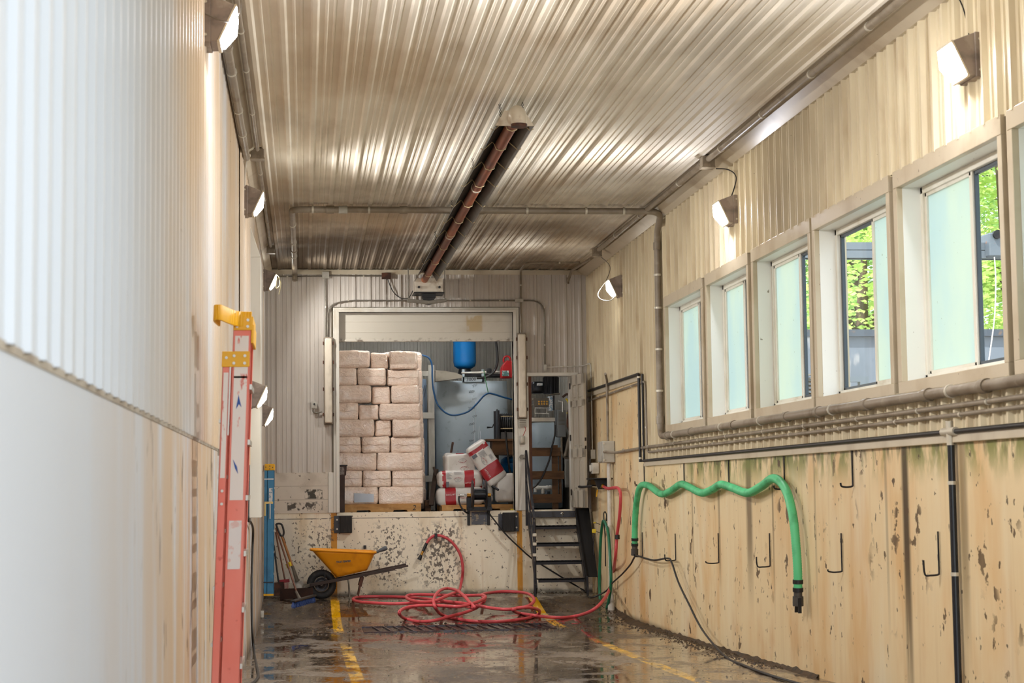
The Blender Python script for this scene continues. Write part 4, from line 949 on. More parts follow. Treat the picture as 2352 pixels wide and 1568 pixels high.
# ---- wheelbarrow
WY = 26.42
def W(px, py, dy=0.0): p = onY(px, py, WY); return V((p.x, WY + dy, p.z))
m_tray = M('orange_yellow_tray', '#ee9c10', .45, 0, [('#b9690c', (4, 4, 2.5), .45, .75, .65), ('#3a2412', 34, .72, .76, .9)])
B_ = thing('wheelbarrow', 'orange-yellow wheelbarrow with a black pneumatic wheel in front of the dock wall', 'wheelbarrow', (W(780, 1360).x, WY, 0))
def sect(t):
    xa, xb = W(714 + (772-714)*t, 1270), W(862 - (862-843)*t, 1277)
    za = W(0, 1272).z*(1-t) + W(0, 1338).z*t; zb = W(0, 1280).z*(1-t) + W(0, 1322).z*t
    hw = .33*(1-t) + .20*t; out = []; n = 40
    for i in range(n):
        a = 2*PI*i/n; e = .42
        cx = math.copysign(abs(math.cos(a))**(e*.6), math.cos(a)); cy = math.copysign(abs(math.sin(a))**e, math.sin(a))
        x = (xa.x+xb.x)/2 + cx*(xb.x-xa.x)/2
        w = hw*(.80 + .20*(cx+1)/2) if cx < 0 else hw
        u = (cx+1)/2; out.append(V((x, WY + cy*w, za*(1-u) + zb*u)))
    return out
mb = MB(); lv = [sect(t/7) for t in range(8)]; vs = sum(lv, []); n = 40
mb.add(vs, [(i*n+j, i*n+(j+1) % n, (i+1)*n+(j+1) % n, (i+1)*n+j) for i in range(7) for j in range(n)] + [tuple(7*n+j for j in range(n))], True)
tray = build('tray', mb, m_tray, B_); md = tray.modifiers.new('thick', 'SOLIDIFY'); md.thickness = .008; md.offset = -1
build('rolled_rim', MB().tube([p + V((0, 0, -.008)) for p in sect(-.01)], .017, 8, closed=True), m_tray, tray)
c = W(787, 1287.5, -.318); M4 = Matrix.Translation(c) @ Matrix(((1, 0, 0, 0), (0, -.2, -1, 0), (0, 1, -.2, 0), (0, 0, 0, 1)))
M4 = Matrix.Translation(c + V((0, -.0, 0))) @ Matrix.Rotation(math.radians(-3), 4, 'Y') @ Matrix.Rotation(math.radians(78), 4, 'X')
build('lettering', MB().text('TRUE TEMPER', .034, M4, .35, .004, .0016), m_black, tray)
m_hand = M('dark_stained_hardwood', '#3b2a24', .55, 0, [('#241814', (2, 8, 30), .4, .7, .7)])
for sy in (-1, 1):
    def F(px, py, w): p = W(px, py); return V((p.x, WY + sy*w, p.z))
    build('handle', MB().bar(F(712, 1343, .09), F(842, 1317, .19), .035, .046).bar(F(838, 1318, .19), F(905, 1304, .26), .035, .042).bar(F(903, 1304, .26), F(935, 1297, .28), .03, .028), m_hand, B_, bevel=.005)
    build('leg', MB().tube(smooth([F(790, 1328, .15), F(800, 1333, .15), F(814, 1366, .14) if 0 else F(803, 1371.5, .17)], 4), .010, 8), m_galv, B_)
    build('leg_brace', MB().bar(F(832, 1323, .18), F(826, 1345, .18), .02, .045).bar(F(827, 1342, .18), F(822, 1367, .18), .012, .02), m_rust, B_)
    build('nose_bracket', MB().bar(F(699, 1346, .07), F(713, 1342, .09), .006, .045), m_galv, B_)
    build('tray_brace', MB().bar(F(747, 1312, .12), F(745, 1334, .10), .01, .02), m_blacks, B_)
build('cross_bar', MB().tube([W(700, 1346, -.08), W(700, 1346, .08)], .012, 8), m_galv, B_)
wc = W(738.5, 1341.5); WR = wc.z
mb = MB(); ra, rb = WR-.052, .050; ty = []
for i in range(36):
    pass
prof = [(ra + rb*math.cos(2*PI*k/14)*1.02, rb*math.sin(2*PI*k/14)) for k in range(15)]
mb.lathe(prof, (wc.x, WY, wc.z), (0, 1, 0), 40)
for i in range(40):
    a = 2*PI*i/40; p = V((wc.x + math.cos(a)*(WR-.001), WY, wc.z + math.sin(a)*(WR-.001))); t = V((-math.sin(a), 0, math.cos(a)))*.006
    mb.bar(p + V((0, -.03, 0)), p + V((0, .03, 0)), .01, .006, (math.cos(a), 0, math.sin(a)))
tyre = build('tyre', mb, M('dusty_tyre', '#232326', .7, 0, [('#4a4642', 14, .5, .7, .5)]), B_)
build('rim', MB().lathe([(.018, -.045), (.04, -.04), (.055, -.018), (.075, -.018), (.092, -.036), (.104, -.036), (.104, .036), (.092, .036), (.075, .018), (.05, .018), (.018, .045), (.018, -.045)], (wc.x, WY, wc.z), (0, 1, 0), 30), M('dark_wheel_rim', '#3c3c42', .4, .4), tyre)
build('axle', MB().cyl((wc.x, WY-.10, wc.z), (wc.x, WY+.10, wc.z), .014, 10), m_galv, tyre)
# scoop lying in the tray
T = thing('hand_scoop', 'grey long-handled plastic scoop resting on the rim of the wheelbarrow', 'scoop', W(850, 1280))
a, b, c_ = W(838, 1283), W(868, 1266), W(889, 1257)
build('shaft', MB().tube([a, b], [.012, .018], 10), M('slate_grey_plastic', '#4c5054', .45), T)
mb = MB(); mb.tube(smooth([b, b.lerp(c_, .4), b.lerp(c_, .8), c_], 3), [.018, .021, .025, .028, .031, .033, .034, .032, .028, .02][:10], 12); build('grip', mb, M('slate_grey_grip', '#565a5f', .5), T)

# ---- tools leaning in the back left corner
m_ash = M('ash_handle', '#a06a38', .5, 0, [('#7a4a24', (3, 3, 12), .45, .7, .6)])
m_cop = M('brown_metal_handle', '#7a4f3c', .35, .2, [('#53342a', 9, .5, .7, .6)])
def K(px, py, y=26.75): return onY(px, py, y)
T = thing('shovel', 'shovel with black D grip and wooden shaft leaning in the back left corner', 'shovel', K(688, 1350, 26.5))
g = [(634, 1203), (642, 1202), (648, 1206), (652, 1222), (648, 1232), (641, 1222), (634, 1203)]
build('d_grip', MB().tube(smooth([K(a, b, 26.95) for a, b in g], 4), .014, 8).tube([K(648, 1230, 26.93), K(655, 1248, 26.9)], .018, 10), m_black, T)
build('shaft', MB().tube([K(648, 1232, 26.93), K(672, 1302, 26.7)], .019, 10), m_ash, T)
build('blade_socket', MB().tube([K(672, 1300, 26.7), K(683, 1335, 26.6)], [.022, .03], 10), m_galv, T)
mb = MB(); a = K(684, 1338, 26.6); mb.add([K(674, 1333, 26.6), K(694, 1333, 26.6), K(703, 1351, 26.5), K(692, 1356, 26.5), K(676, 1352, 26.5), a + V((0, .05, -.02))], [(0, 5, 4), (0, 1, 5), (1, 2, 5), (2, 3, 5), (3, 4, 5)], True)
o = build('blade', mb, M('scuffed_grey_blade', '#a49d94', .4, .4), T); md = o.modifiers.new('t', 'SOLIDIFY'); md.thickness = .006
T = thing('push_broom', 'broom with brown metal handle and blue bristles lying against the wheel', 'broom', onF(695, 1388))
hd0, hd1 = onF(672, 1386, .07), onF(722, 1372, .07); mid = hd0.lerp(hd1, .35)
build('handle', MB().tube([K(634, 1213, 27.0), K(682, 1362, 25.9)], .014, 10), m_cop, T)
build('ferrule', MB().tube([K(680, 1358, 25.95), mid + V((0, 0, .02))], [.018, .024], 10), m_galv, T)
for dx, px in ((0, 661), (1, 666)): p = K(px, 1299 - dx*4, 26.45); build('yellow_tape', MB().cyl(p - V((.01, 0, -.03)), p + V((.01, 0, -.03)), .021, 10), M('yellow_tape', '#e0c01a', .4), T)
build('broom_block', MB().bar(hd0 + V((0, 0, .03)), hd1 + V((0, 0, .03)), .07, .03), m_blacks, T, bevel=.01)
mb = MB(); rnd = random.Random(4)
for i in range(900):
    p = hd0.lerp(hd1, rnd.random()) + V((0, rnd.uniform(-.035, .035), .02)); q = p + V((rnd.uniform(-.02, .02), rnd.uniform(-.07, -.01), -rnd.uniform(.05, .085))); q.z = max(q.z, fz(q.y)+.002)
    mb.bar(p, q, .004, .004)
o = build('bristles', mb, M('blue_bristle', '#1f3c78', .6), T); o['kind'] = 'stuff'
T = thing('garden_rake', 'thin brown-handled red plastic rake standing in the corner behind the broom', 'rake', K(655, 1358, 26.9))
build('handle', MB().tube([K(633, 1222, 27.03), K(655, 1334, 26.9)], .012, 8), m_cop, T)
mb = MB()
for i in range(9): p = K(643 + i*2.5, 1338, 26.9); mb.bar(p, p + V((0, -.03, -.14)), .007, .006)
mb.bar(K(641, 1335, 26.9), K(665, 1333, 26.9), .02, .05); build('red_head', mb, M('red_plastic', '#b01c26', .4), T)
T = thing('square_shovel', 'dark shovel with black handle at the very left of the corner tools', 'shovel', K(640, 1360, 26.8))
build('handle', MB().tube([K(629, 1252, 27.0), K(635, 1300, 26.95), K(641, 1344, 26.85)], .013, 8), m_black, T)
mb = MB(); mb.add([K(630, 1338, 26.8), K(652, 1336, 26.8), K(655, 1366, 26.7), K(630, 1368, 26.7)], [(0, 1, 2, 3)]); o = build('blade', mb, m_rust, T); md = o.modifiers.new('t', 'SOLIDIFY'); md.thickness = .008
T = thing('steel_pan', 'long dark rusty steel scraper pan on the floor under the corner tools', 'pan', onF(680, 1372))
mb = MB(); a, b = onY(643, 1352, 26.35), onY(719, 1349, 26.2); mb.add([a, b, b - V((0, 0, .12)), a - V((0, 0, .16)), a + V((0, .25, -.16)), b + V((0, .25, -.12))], [(0, 1, 2, 3), (3, 2, 5, 4)])
o = build('pan_body', mb, M('dark_rust_pan', '#43291f', .6, .2, [('#281914', 7, .4, .7, .7)]), T); md = o.modifiers.new('t', 'SOLIDIFY'); md.thickness = .008
solo('plastic_jug', 'cloudy plastic scoop tub behind the broom handle', 'tub', MB().lathe([(0, 0), (.07, 0), (.085, .02), (.10, .16), (.104, .17), (.095, .165), (.08, .03), (0, .02)], (K(692, 1350, 26.72).x, 26.72, .0), Zd, 24), M('cloudy_plastic', '#b5aca4', .35), (K(692, 1350, 26.72).x, 26.72, 0))

# ---- step ladders folded against the left wall
def ladder(y0, depth, xa, wid, zt, zr, z0, mat, lean=0.0, xr=None, wr=None, steps=7, lb='', sc=1.0):
    """rails seen end-on: front rail (x=xa, width wid) and narrower rear rail; ladder spans depth along Y"""
    L_ = thing('step_ladder', lb, 'ladder', (xa, y0, z0)); top = zt
    def X(z): return (z - z0)/(zt - z0)*lean
    sh = lambda p: V((p[0] + X(p[2]), p[1], p[2]))
    for sy, y in ((0, y0), (1, y0+depth)):
        s = 1 if sy == 0 else -1
        def chan(x0, x1, za, zb):
            mb = MB(); vs = []
            mb.box(x0, x1, min(y, y+s*.004), max(y, y+s*.004), za, zb); mb.box(x0, x0+.004, min(y, y+s*.03), max(y, y+s*.03), za, zb); mb.box(x1-.004, x1, min(y, y+s*.03), max(y, y+s*.03), za, zb)
            mb.v = [sh(p) for p in mb.v]; return mb
        build('front_rail', chan(xa, xa+wid, z0, zt), mat, L_, bevel=.0015)
        build('rear_rail', chan(xr, xr+wr, z0+.02, zr), mat, L_, bevel=.0015)
    return L_, sh
m_orl = M('orange_fibreglass', '#f07c6c', .45, 0, [('#f49c90', (2, 2, .6), .45, .7, .6), ('#b83a2e', 12, .66, .74, .5)])
m_bll = M('blue_fibreglass', '#3d86b4', .45, 0, [('#2b5f84', 5, .5, .7, .5), ('#1f2f40', 40, .68, .74, .7)])
m_yel = M('yellow_ladder_plastic', '#f0b412', .4, 0, [('#b07d10', 10, .6, .72, .5)])
m_alu = M('ladder_aluminium', '#bdbab4', .35, .8)
m_lab = M('worn_white_label', '#ece4e2', .5, 0, [('#d8533f', (18, 18, 7), .60, .66, .9)])
m_labw = M('worn_plain_label', '#dfe0e2', .5, 0, [('#6f98b5', 30, .5, .56, .9)])
ya = 9.9
m_labp = M('plain_white_label', '#e6dfe0', .5, 0, [('#e0a8a0', 16, .55, .62, .6)])
xo = onY(519, 1200, ya).x-.044; xi = onY(561, 1200, ya).x-.044; x3 = onY(497, 1200, ya).x-.044; x4 = onY(515, 1200, ya).x-.044
zt_, zr_ = onY(560, 750, ya).z, onY(530, 830, ya).z
L_, sh = ladder(ya, .46, xo, xi-xo, zt_, zr_, .02, m_orl, .083, x3, x4-x3, lb='tall orange fibreglass step ladder folded against the near left wall')
def lbox(mb, a, b, c, d, e, f): k = len(mb.v); mb.box(a, b, c, d, e, f); mb.v[k:] = [sh(p) for p in mb.v[k:]]; return mb
mb = MB(); lbox(mb, xo-.0, xi+.008, ya-.012, ya+.47, zt_-.02, zt_+.055); 
band = smooth([(xi, ya-.006, 0), (xo+.02, ya-.03, 0), (xo-.03, ya-.24, 0), (xo-.052, ya-.37, 0), (xo-.078, ya-.38, 0), (xo-.088, ya-.28, 0), (xo-.075, ya-.02, 0)], 5)
for p, q in zip(band, band[1:]):
    d = (q-p).normalized(); n_ = V((-d.y, d.x, 0))*.006; k = len(mb.v)
    mb.add([p+n_+V((0, 0, z)) for z in (zt_+.0, zt_+.082)] + [p-n_+V((0, 0, z)) for z in (zt_+.0, zt_+.082)] + [q+n_+V((0, 0, z)) for z in (zt_+.0, zt_+.082)] + [q-n_+V((0, 0, z)) for z in (zt_+.0, zt_+.082)],
           [(0, 1, 5, 4), (2, 6, 7, 3), (1, 3, 7, 5), (0, 4, 6, 2), (0, 2, 3, 1), (4, 5, 7, 6)], True); mb.v[k:] = [sh(p_) for p_ in mb.v[k:]]
k = len(mb.v); m_ = len(band); mb.add([p + V((0, 0, zt_+.03)) for p in band] + [p + V((0, 0, zt_+.038)) for p in band], [tuple(range(m_)), tuple(range(2*m_-1, m_-1, -1))]); mb.v[k:] = [sh(p_) for p_ in mb.v[k:]]
build('top_cap', mb, m_yel, L_, bevel=.003)
mb = MB(); lbox(mb, xi-.0, xi+.014, ya-.01, ya+.47, zt_-.09, zt_+.01); build('cap_skirt', mb, m_yel, L_, bevel=.003)
mb = MB(); lbox(mb, x3-.004, xi-.004, ya-.012, ya-.003, zr_-.03, zr_+.055); build('hinge_plate', mb, m_yel, L_, bevel=.003)
for x, z in ((xo+.02, zt_+.03), (xi-.02, zt_+.035), (xo+.02, zt_-.0), (xi-.02, zt_+.0), (x3+.02, zr_+.02), (xo+.01, zr_+.03), (xi-.03, zr_+.03), (xo+.01, zr_-.01), (xi-.03, zr_-.01), (x3+.022, zr_-.70), (x3+.022, zr_-.77)):
    p = sh((x, ya-.012, z)); build('rivet', MB().cyl(p, p + V((0, -.006, 0)), .008, 10), m_alu, L_)
for (a, b, c, d, mt) in ((xo+.012, xi-.012, zt_-.28, zt_-.05, m_lab), (xo+.012, xi-.014, zr_-.75, zr_-.08, m_lab), (xo+.014, xi-.016, zr_-1.12, zr_-.86, m_labp), (x3+.008, x4-.008, zr_-.63, zr_-.06, m_lab)):
    mb = MB(); lbox(mb, a, b, ya-.004, ya-.0015, c, d); build('label', mb, mt, L_)
mb = MB(); q = sh((xo+.042, ya-.006, zr_-.22)); mb.add([q + V((-.014, 0, -.04)), q + V((0, 0, .04)), q + V((.016, 0, -.03)), q + V((.002, 0, -.012))], [(0, 3, 1), (1, 3, 2)]); q = sh((xo+.036, ya-.006, zr_-.58)); mb.add([q + V((-.012, 0, .05)), q + V((0, 0, .0)), q + V((.016, 0, -.03)), q + V((.01, 0, .01))], [(0, 1, 3), (1, 2, 3)])
build('printed_emblem', mb, M('blue_print', '#2a55a8', .5), L_)
for k in range(7):
    mb = MB(); z = .30 + k*.30; lbox(mb, xo+.004, xi+.012, ya+.004, ya+.456, z, z+.028); build('step', mb, m_alu, L_)
    mb = MB(); lbox(mb, xo-.06, xo-.02, ya+.004, ya+.456, z+.12, z+.14)
    if z < zr_-.2: build('rear_brace', mb, m_alu, L_)
mb = MB(); lbox(mb, xo-.012, xo-.004, ya-.008, ya-.002, zr_-.4, zr_-.02); build('spreader', mb, m_alu, L_)
# blue ladder
yb2 = 25.75
x1 = onY(613, 1200, yb2).x; x2 = onY(628, 1200, yb2).x; x3 = onY(605.5, 1200, yb2).x
zt_, z0_ = onY(615, 1075, yb2).z, onY(615, 1366, yb2).z
L_, sh = ladder(yb2, .42, x1, x2-x1, zt_, zt_-.01, z0_, m_bll, .012, x3, x1-x3-.004, lb='small blue fibreglass step ladder standing folded in the far left corner')
lbx = x1
mb = MB(); lbox(mb, x3-.0, x2+.006, yb2-.012, yb2+.43, zt_-.03, zt_+.06); build('top_cap', mb, m_yel, L_, bevel=.01)
for x, z in ((x3+.02, zt_+.015), (x1+.03, zt_+.03), (x2-.02, zt_+.01), (x1+.03, zt_-.01)): p = sh((x, yb2-.012, z)); build('rivet', MB().cyl(p, p + V((0, -.006, 0)), .007, 8), m_black, L_)
mb = MB(); lbox(mb, x1+.02, x2-.02, yb2-.006, yb2-.001, zt_-.50, zt_-.28); build('label', mb, m_labw, L_)
zz = onY(615, 1155, yb2).z
mb = MB(); lbox(mb, x3+.005, x2-.012, yb2-.008, yb2-.002, zz-.01, zz+.02); lbox(mb, x3+.002, x3+.024, yb2-.012, yb2-.004, zz-.18, zz); build('spreader', mb, M('cream_spreader', '#e2c987', .4, .2), L_, bevel=.002)
mb = MB(); lbox(mb, x1+.03, x1+.045, yb2-.012, yb2-.004, zz-.22, zz); build('spreader', mb, m_alu, L_)
mb = MB(); lbox(mb, x3-.005, x2-.006, yb2-.012, yb2+.01, .28, .295); build('rubber_band', mb, m_black, L_)
mb = MB(); lbox(mb, x3-.005, x2-.006, yb2-.008, yb2-.002, zt_-.16, zt_-.145); build('hook_strap', mb, m_alu, L_)
for a, b in ((x3, x1-.004), (x1, x2)): mb = MB(); lbox(mb, a-.002, b+.002, yb2-.006, yb2+.03, z0_-.012, z0_+.015); build('foot', mb, m_yel, L_)
for k in range(5): mb = MB(); z = z0_+.28 + k*.30; lbox(mb, x1+.003, x2+.006, yb2+.004, yb2+.416, z, z+.025); build('step', mb, m_alu, L_)
# cable on the left wall
cp = [onX(571, 1068, -.575), onX(571, 1120, -.575), onX(570, 1190, -.57), onX(575, 1197, -.56), onX(581, 1215, -.56), onX(580, 1260, -.57), onX(578, 1340, -.57), onX(579, 1440, -.56), onF(584, 1500, .012), onF(591, 1535, .012), onF(593, 1552, .012), onF(584, 1566, .012), onF(560, 1580, .012)]
flex('power_cable', 'thick black cable hanging down the left wall and curling onto the floor', cp, .013, m_cable, 'cable')
p = onX(602, 1446, XL+.02); solo('pipe_stub', 'short white plastic pipe stub at the foot of the left wall', 'pipe', MB().cyl((XL+.015, p.y, fz(p.y)), (XL+.015, p.y, fz(p.y)+.09), .03, 12), m_pvcw, (XL+.02, p.y, fz(p.y)))

# ---- trench drain with its slanted bars and the mud around it
D0, D1 = 22.55, 23.45
DR = thing('drain_grate', 'black slatted trench drain grate across the wet floor', 'drain grate', (1.8, 23.0, fz(23)))
mb = MB(); g0 = fz(23.0)+.004; mb.box(.72, 3.12, D0, D1, g0-.02, g0+.0); build('channel', mb, M('wet_black_iron', '#16161a', .25, .4), DR)
mb = MB()
for k in range(17):
    x = .86 + k*.135; mb.bar((x, D1-.02, g0+.008), (x+.075, D0+.02, g0+.008), .018, .016)
mb.bar((.72, D0, g0+.004), (3.12, D0, g0+.004), .04, .02); mb.bar((.72, D1, g0+.004), (3.12, D1, g0+.004), .04, .02)
build('slanted_bars', mb, M('brown_iron_bars', '#4a4a52', .3, .5, [('#40231a', 8, .4, .6, .8)]), DR)
rnd = random.Random(11); mb = MB()
def clod(x, y, s):
    R = Matrix.Rotation(rnd.random()*6, 3, 'Z'); v = []; z = fz(y)
    for i in range(5):
        a = 2*PI*i/5; v.append(V((x, y, z)) + R @ V((math.cos(a)*s*rnd.uniform(.6, 1.2), math.sin(a)*s*rnd.uniform(.6, 1.2), 0)))
    v.append(V((x, y, z + s*rnd.uniform(.4, .8)))); mb.add(v, [(0, 1, 5), (1, 2, 5), (2, 3, 5), (3, 4, 5), (4, 0, 5)], True)
for i in range(900): clod(rnd.uniform(.9, 3.5) if i % 3 else rnd.uniform(-.4, 4.0), rnd.choice((D1, D0)) + rnd.gauss(0, .28), rnd.uniform(.004, .026))
for i in range(900): y = rnd.uniform(16, 25.5); clod(XR - abs(rnd.gauss(0, .13)) - .01, y, rnd.uniform(.006, .022))
for i in range(500): clod(rnd.uniform(-.5, 4.2), YB - abs(rnd.gauss(0, .2)) - .02, rnd.uniform(.004, .02))
for i in range(700): clod(rnd.uniform(-.5, 4.0), rnd.uniform(14, 25), rnd.uniform(.003, .012))
solo('mud', 'crumbs of dark wet mud round the drain and along the foot of the walls', 'mud', mb, M('dark_wet_mud', '#35281b', .6, 0, [('#5a452c', 9, .45, .6, .7)]), (2, 23, fz(23)))['kind'] = 'stuff'
mb = MB()
for i in range(1500):
    x, y = rnd.uniform(-.5, 4.1), 14 + 11*rnd.random()**.8; z = fz(y)+.003; s = rnd.uniform(.003, .009); a = rnd.random()*6
    mb.add([(x, y, z), (x + s*math.cos(a), y + s*math.sin(a), z+.002), (x - s*.5*math.sin(a), y + s*.5*math.cos(a), z+.003)], [(0, 1, 2)])
solo('wood_shavings', 'scattered pale wood shavings on the wet floor', 'shavings', mb, M('pale_shaving', '#d1ac70', .7), (1.8, 20, fz(20)))['kind'] = 'stuff'
# mud banked against the foot of the right wall
mb = MB(); n = 160; vs = []
for i in range(n+1):
    y = 15 + (25.4-15)*i/n; w = .05 + .07*mnoise.noise(V((y*1.7, 0, 0))) + .14*max(0, 1-abs(y-23.2)/1.6)
    for j in range(5):
        u = j/4; vs.append(V((XR-.003 - w*u, y, fz(y) - .004 + .03*(1-u)**1.5*(1+mnoise.noise(V((y*5, u*3, 2)))) + (.004 if j < 4 else -.004))))
mb.add(vs, [(i*5+j, i*5+j+1, (i+1)*5+j+1, (i+1)*5+j) for i in range(n) for j in range(4)], True)
solo('mud_bank', 'brown mud banked along the foot of the right wall', 'mud', mb, M('brown_mud_bank', '#4d3820', .7, 0, [('#2a2014', 12, .45, .6, .8)], bump=(30, .5, .01)), (4.2, 20, fz(20)))['kind'] = 'stuff'
# ================================================================== on the dock: bales, bags and stores
def cc(px, py): return 700 + px/2.851, 700 + py/2.851
YD = 27.62                                     # front faces of the bale stack
m_bale = M('shavings_in_clear_wrap', '#d3ab8e', .25, 0, [('#b98c6e', 26, .45, .65, .5, (), 5), ('#e6cbb4', 11, .52, .7, .5, (), 5)], spec=.6, Coat_Weight=.7, Coat_Roughness=.12)
def bump_bale():
    t = NT('wrapped_shavings'); c = t.mix(t.ramp(t.noise(60, 4, .7), .4, .65), C('#f8e2d2'), C('#ecd0bc')); c = t.mix(t.ramp(t.noise(6, 4), .5, .7), c, C('#f4e2d2'))
    wr = t.noise((5, 5, 9), 5, .6, 1.6); gl = t.ramp(t.noise((4, 4, 4), 3, .6), .45, .6)
    h = t.math('MULTIPLY', t.math('ABSOLUTE', t.math('SUBTRACT', wr, .5)), 6.0)
    b = t.bsdf(c, t.math('ADD', .14, t.math('MULTIPLY', t.math('SUBTRACT', 1, gl), .22)), 0, .6, bump=(h, .55, .016)); b.inputs['Coat Weight'].default_value = .8; b.inputs['Coat Roughness'].default_value = .1
    return t.m
m_bale = bump_bale()
m_seam = M('bale_wrap_seam', '#a67e64', .3)
rows = [[(150, 426, 300, 410, 0), (431, 548, 312, 418, .07), (555, 742, 303, 420, 0)],
        [(170, 341, 412, 524, 0), (345, 533, 412, 524, 0), (537, 752, 424, 527, .05)],
        [(150, 437, 525, 640, 0), (440, 562, 535, 648, .06), (567, 754, 527, 643, 0)],
        [(170, 351, 641, 750, .02), (354, 486, 655, 752, .04), (490, 760, 645, 750, 0)],
        [(150, 455, 751, 862, 0), (459, 570, 756, 860, .06), (574, 762, 749, 862, 0)],
        [(170, 369, 863, 970, 0), (372, 558, 862, 970, 0), (562, 767, 865, 968, .04)],
        [(160, 470, 970, 1082, 0), (475, 772, 968, 1083, 0)],
        [(190, 377, 1083, 1190, .02), (380, 567, 1085, 1192, 0), (571, 778, 1080, 1192, .02)],
        [(205, 479, 1192, 1304, 0), (483, 778, 1190, 1306, 0)]]
ORD = ['top row', 'second row from the top', 'third row from the top', 'fourth row from the top', 'middle row', 'sixth row from the top', 'seventh row from the top', 'row above the bottom one', 'bottom row']
for ri, row in enumerate(rows):
    for bi, (x0, x1, y0, y1, rec) in enumerate(row):
        Yf = YD + rec; a = onY(*cc(x0, y0), Yf); b = onY(*cc(x1, y1), Yf)
        w, h = b.x - a.x - .002, a.z - b.z + .004; dep = .44 if w > .55 else .62
        where = {3: ['left', 'middle', 'right'], 2: ['left', 'right']}[len(row)][bi]
        c = V(((a.x+b.x)/2, Yf + dep/2, (a.z+b.z)/2))
        root = thing('shavings_bale', '%s plastic-wrapped shavings bale in the %s of the stack' % (where, ORD[ri]), 'bale', (c.x, c.y, b.z), 'wrapped shavings bales stacked on the left pallet')
        mb = MB(); mb.rbox(c, (w, dep, h), .032, (16, 10, 8), .012, 5.0, ri*7+bi*3+1, None, .018)
        wb_ = build('wrapped_bale', mb, m_bale, root, weld=True)
        if bi != 1 or ri in (1, 5, 7):
            mb = MB(); pts = [V((c.x + w*.46*u, Yf - .003 - .008*(1-u*u), c.z + .0 + .006*math.sin(u*7+ri))) for u in [k/6-1 for k in range(13)]]
            if ri in (1, 3, 5, 7): mb.tube(pts, .0022, 5); build('wrap_seam', mb, m_seam, wb_)
        if ri == 8 and bi == 0:
            p0, p1 = onY(*cc(323, 1240), Yf-.012), onY(*cc(452, 1300), Yf-.012)
            mb = MB(); n = 8; vs = [V((p0.x + (p1.x-p0.x)*i/n, Yf - .022 - .012*math.sin(PI*i/n), p0.z + (p1.z-p0.z)*j/3 - .02*(i/n)*(1-j/3) + .02)) for j in range(4) for i in range(n+1)]
            mb.add(vs, [(j*(n+1)+i, j*(n+1)+i+1, (j+1)*(n+1)+i+1, (j+1)*(n+1)+i) for j in range(3) for i in range(n)], True); build('paper_label', mb, M('bluish_paper', '#bfc8d8', .35), wb_)
# second column of bales glimpsed behind the right-hand edge
for k in range(9):
    a = onY(*cc(770, 305 + k*111), 28.3); c = V((2.0, 28.55, a.z-.17)); c.x = a.x - .315 + (.008*k)
    root = thing('shavings_bale', 'wrapped shavings bale at the back right edge of the stack, %s' % ORD[k], 'bale', (c.x, c.y, c.z-.17), 'wrapped shavings bales standing behind the front column')
    build('wrapped_bale', MB().rbox(c, (.62, .46, .345), .05, (8, 6, 6), .012, 5, 60+k, None, .015), m_bale, root, weld=True)
# rusty post in front of the lowest bales
p0, p1 = onY(779, 1069, 27.42), onY(800, 1171, 27.42)
T = thing('steel_post', 'dark brown steel post with a cap plate in front of the lowest left bales', 'post', (p0.x+.05, 27.4, 1.23))
build('post_shaft', MB().prism([(p0.x-.02, p1.z-.03), (p1.x-.055, p1.z-.03), (p1.x-.05, p0.z-.16), (p1.x-.03, p0.z-.14), (p1.x-.02, p0.z), (p0.x-.02, p0.z)], 1, 27.38, 27.46), M('brown_primer_steel', '#4a3731', .6, .2, [('#2e211d', 5, .45, .7, .6)]), T, bevel=.004)
build('cap_plate', MB().box(p0.x-.02, p1.x-.01, 27.36, 27.5, p0.z-.005, p0.z+.01), m_blacks, T)
build('white_tag', MB().box(p0.x+.01, p1.x-.06, 27.372, 27.38, p0.z-.14, p0.z-.02), M('scuffed_tag', '#8b807a', .5, 0, [('#4a3731', 40, .45, .6, .8)]), T)
# pallets
def pallet(lb, xa, xb, y, ztop, two=None):
    P_ = thing('pallet', lb, 'pallet', ((xa+xb)/2, y, 1.215), 'wooden pallets on the dock')
    z0 = 1.218; zt = ztop
    w = xb - xa
    for yy in (y, y+.5, y+1.0):
        poly = [(xa, zt-.016), (xa, z0), (xa+w*.15, z0)]
        for n0 in (.15, .63):
            q = xa + w*n0; l = w*.20
            if n0 > .2: poly.append((q, z0))
            poly += [(q+.02, z0+.038), (q+l-.02, z0+.038), (q+l, z0)]
        poly += [(xb, z0), (xb, zt-.016)]
        sg_ = build('stringer', MB().prism(poly, 1, yy, yy+.035), m_wood, P_)
    for k in range(7): build('deck_board', MB().box(xa, xb, y+.005+k*.16, y+.10+k*.16, zt-.016, zt), m_wood, P_)
    if two:
        M4 = Matrix.Translation((two, y-.002, (z0+zt)/2)) @ Matrix.Rotation(PI/2, 4, 'X'); build('painted_number', MB().text('2', .11, M4, .2, .001), m_black, P_.children[0])
a, b = onY(791, 1158, YD-.03), onY(967, 1172, YD-.03); pallet('wooden pallet under the bale stack with a black 2 on its edge', a.x, b.x, YD-.04, a.z, onY(951, 1165, YD-.04).x)
a, b = onY(1015, 1160, YD-.03), onY(1181, 1172, YD-.03); pallet('wooden pallet under the white and red bags behind the hose reel', a.x, b.x-.02, YD-.04, a.z)
ZP = a.z
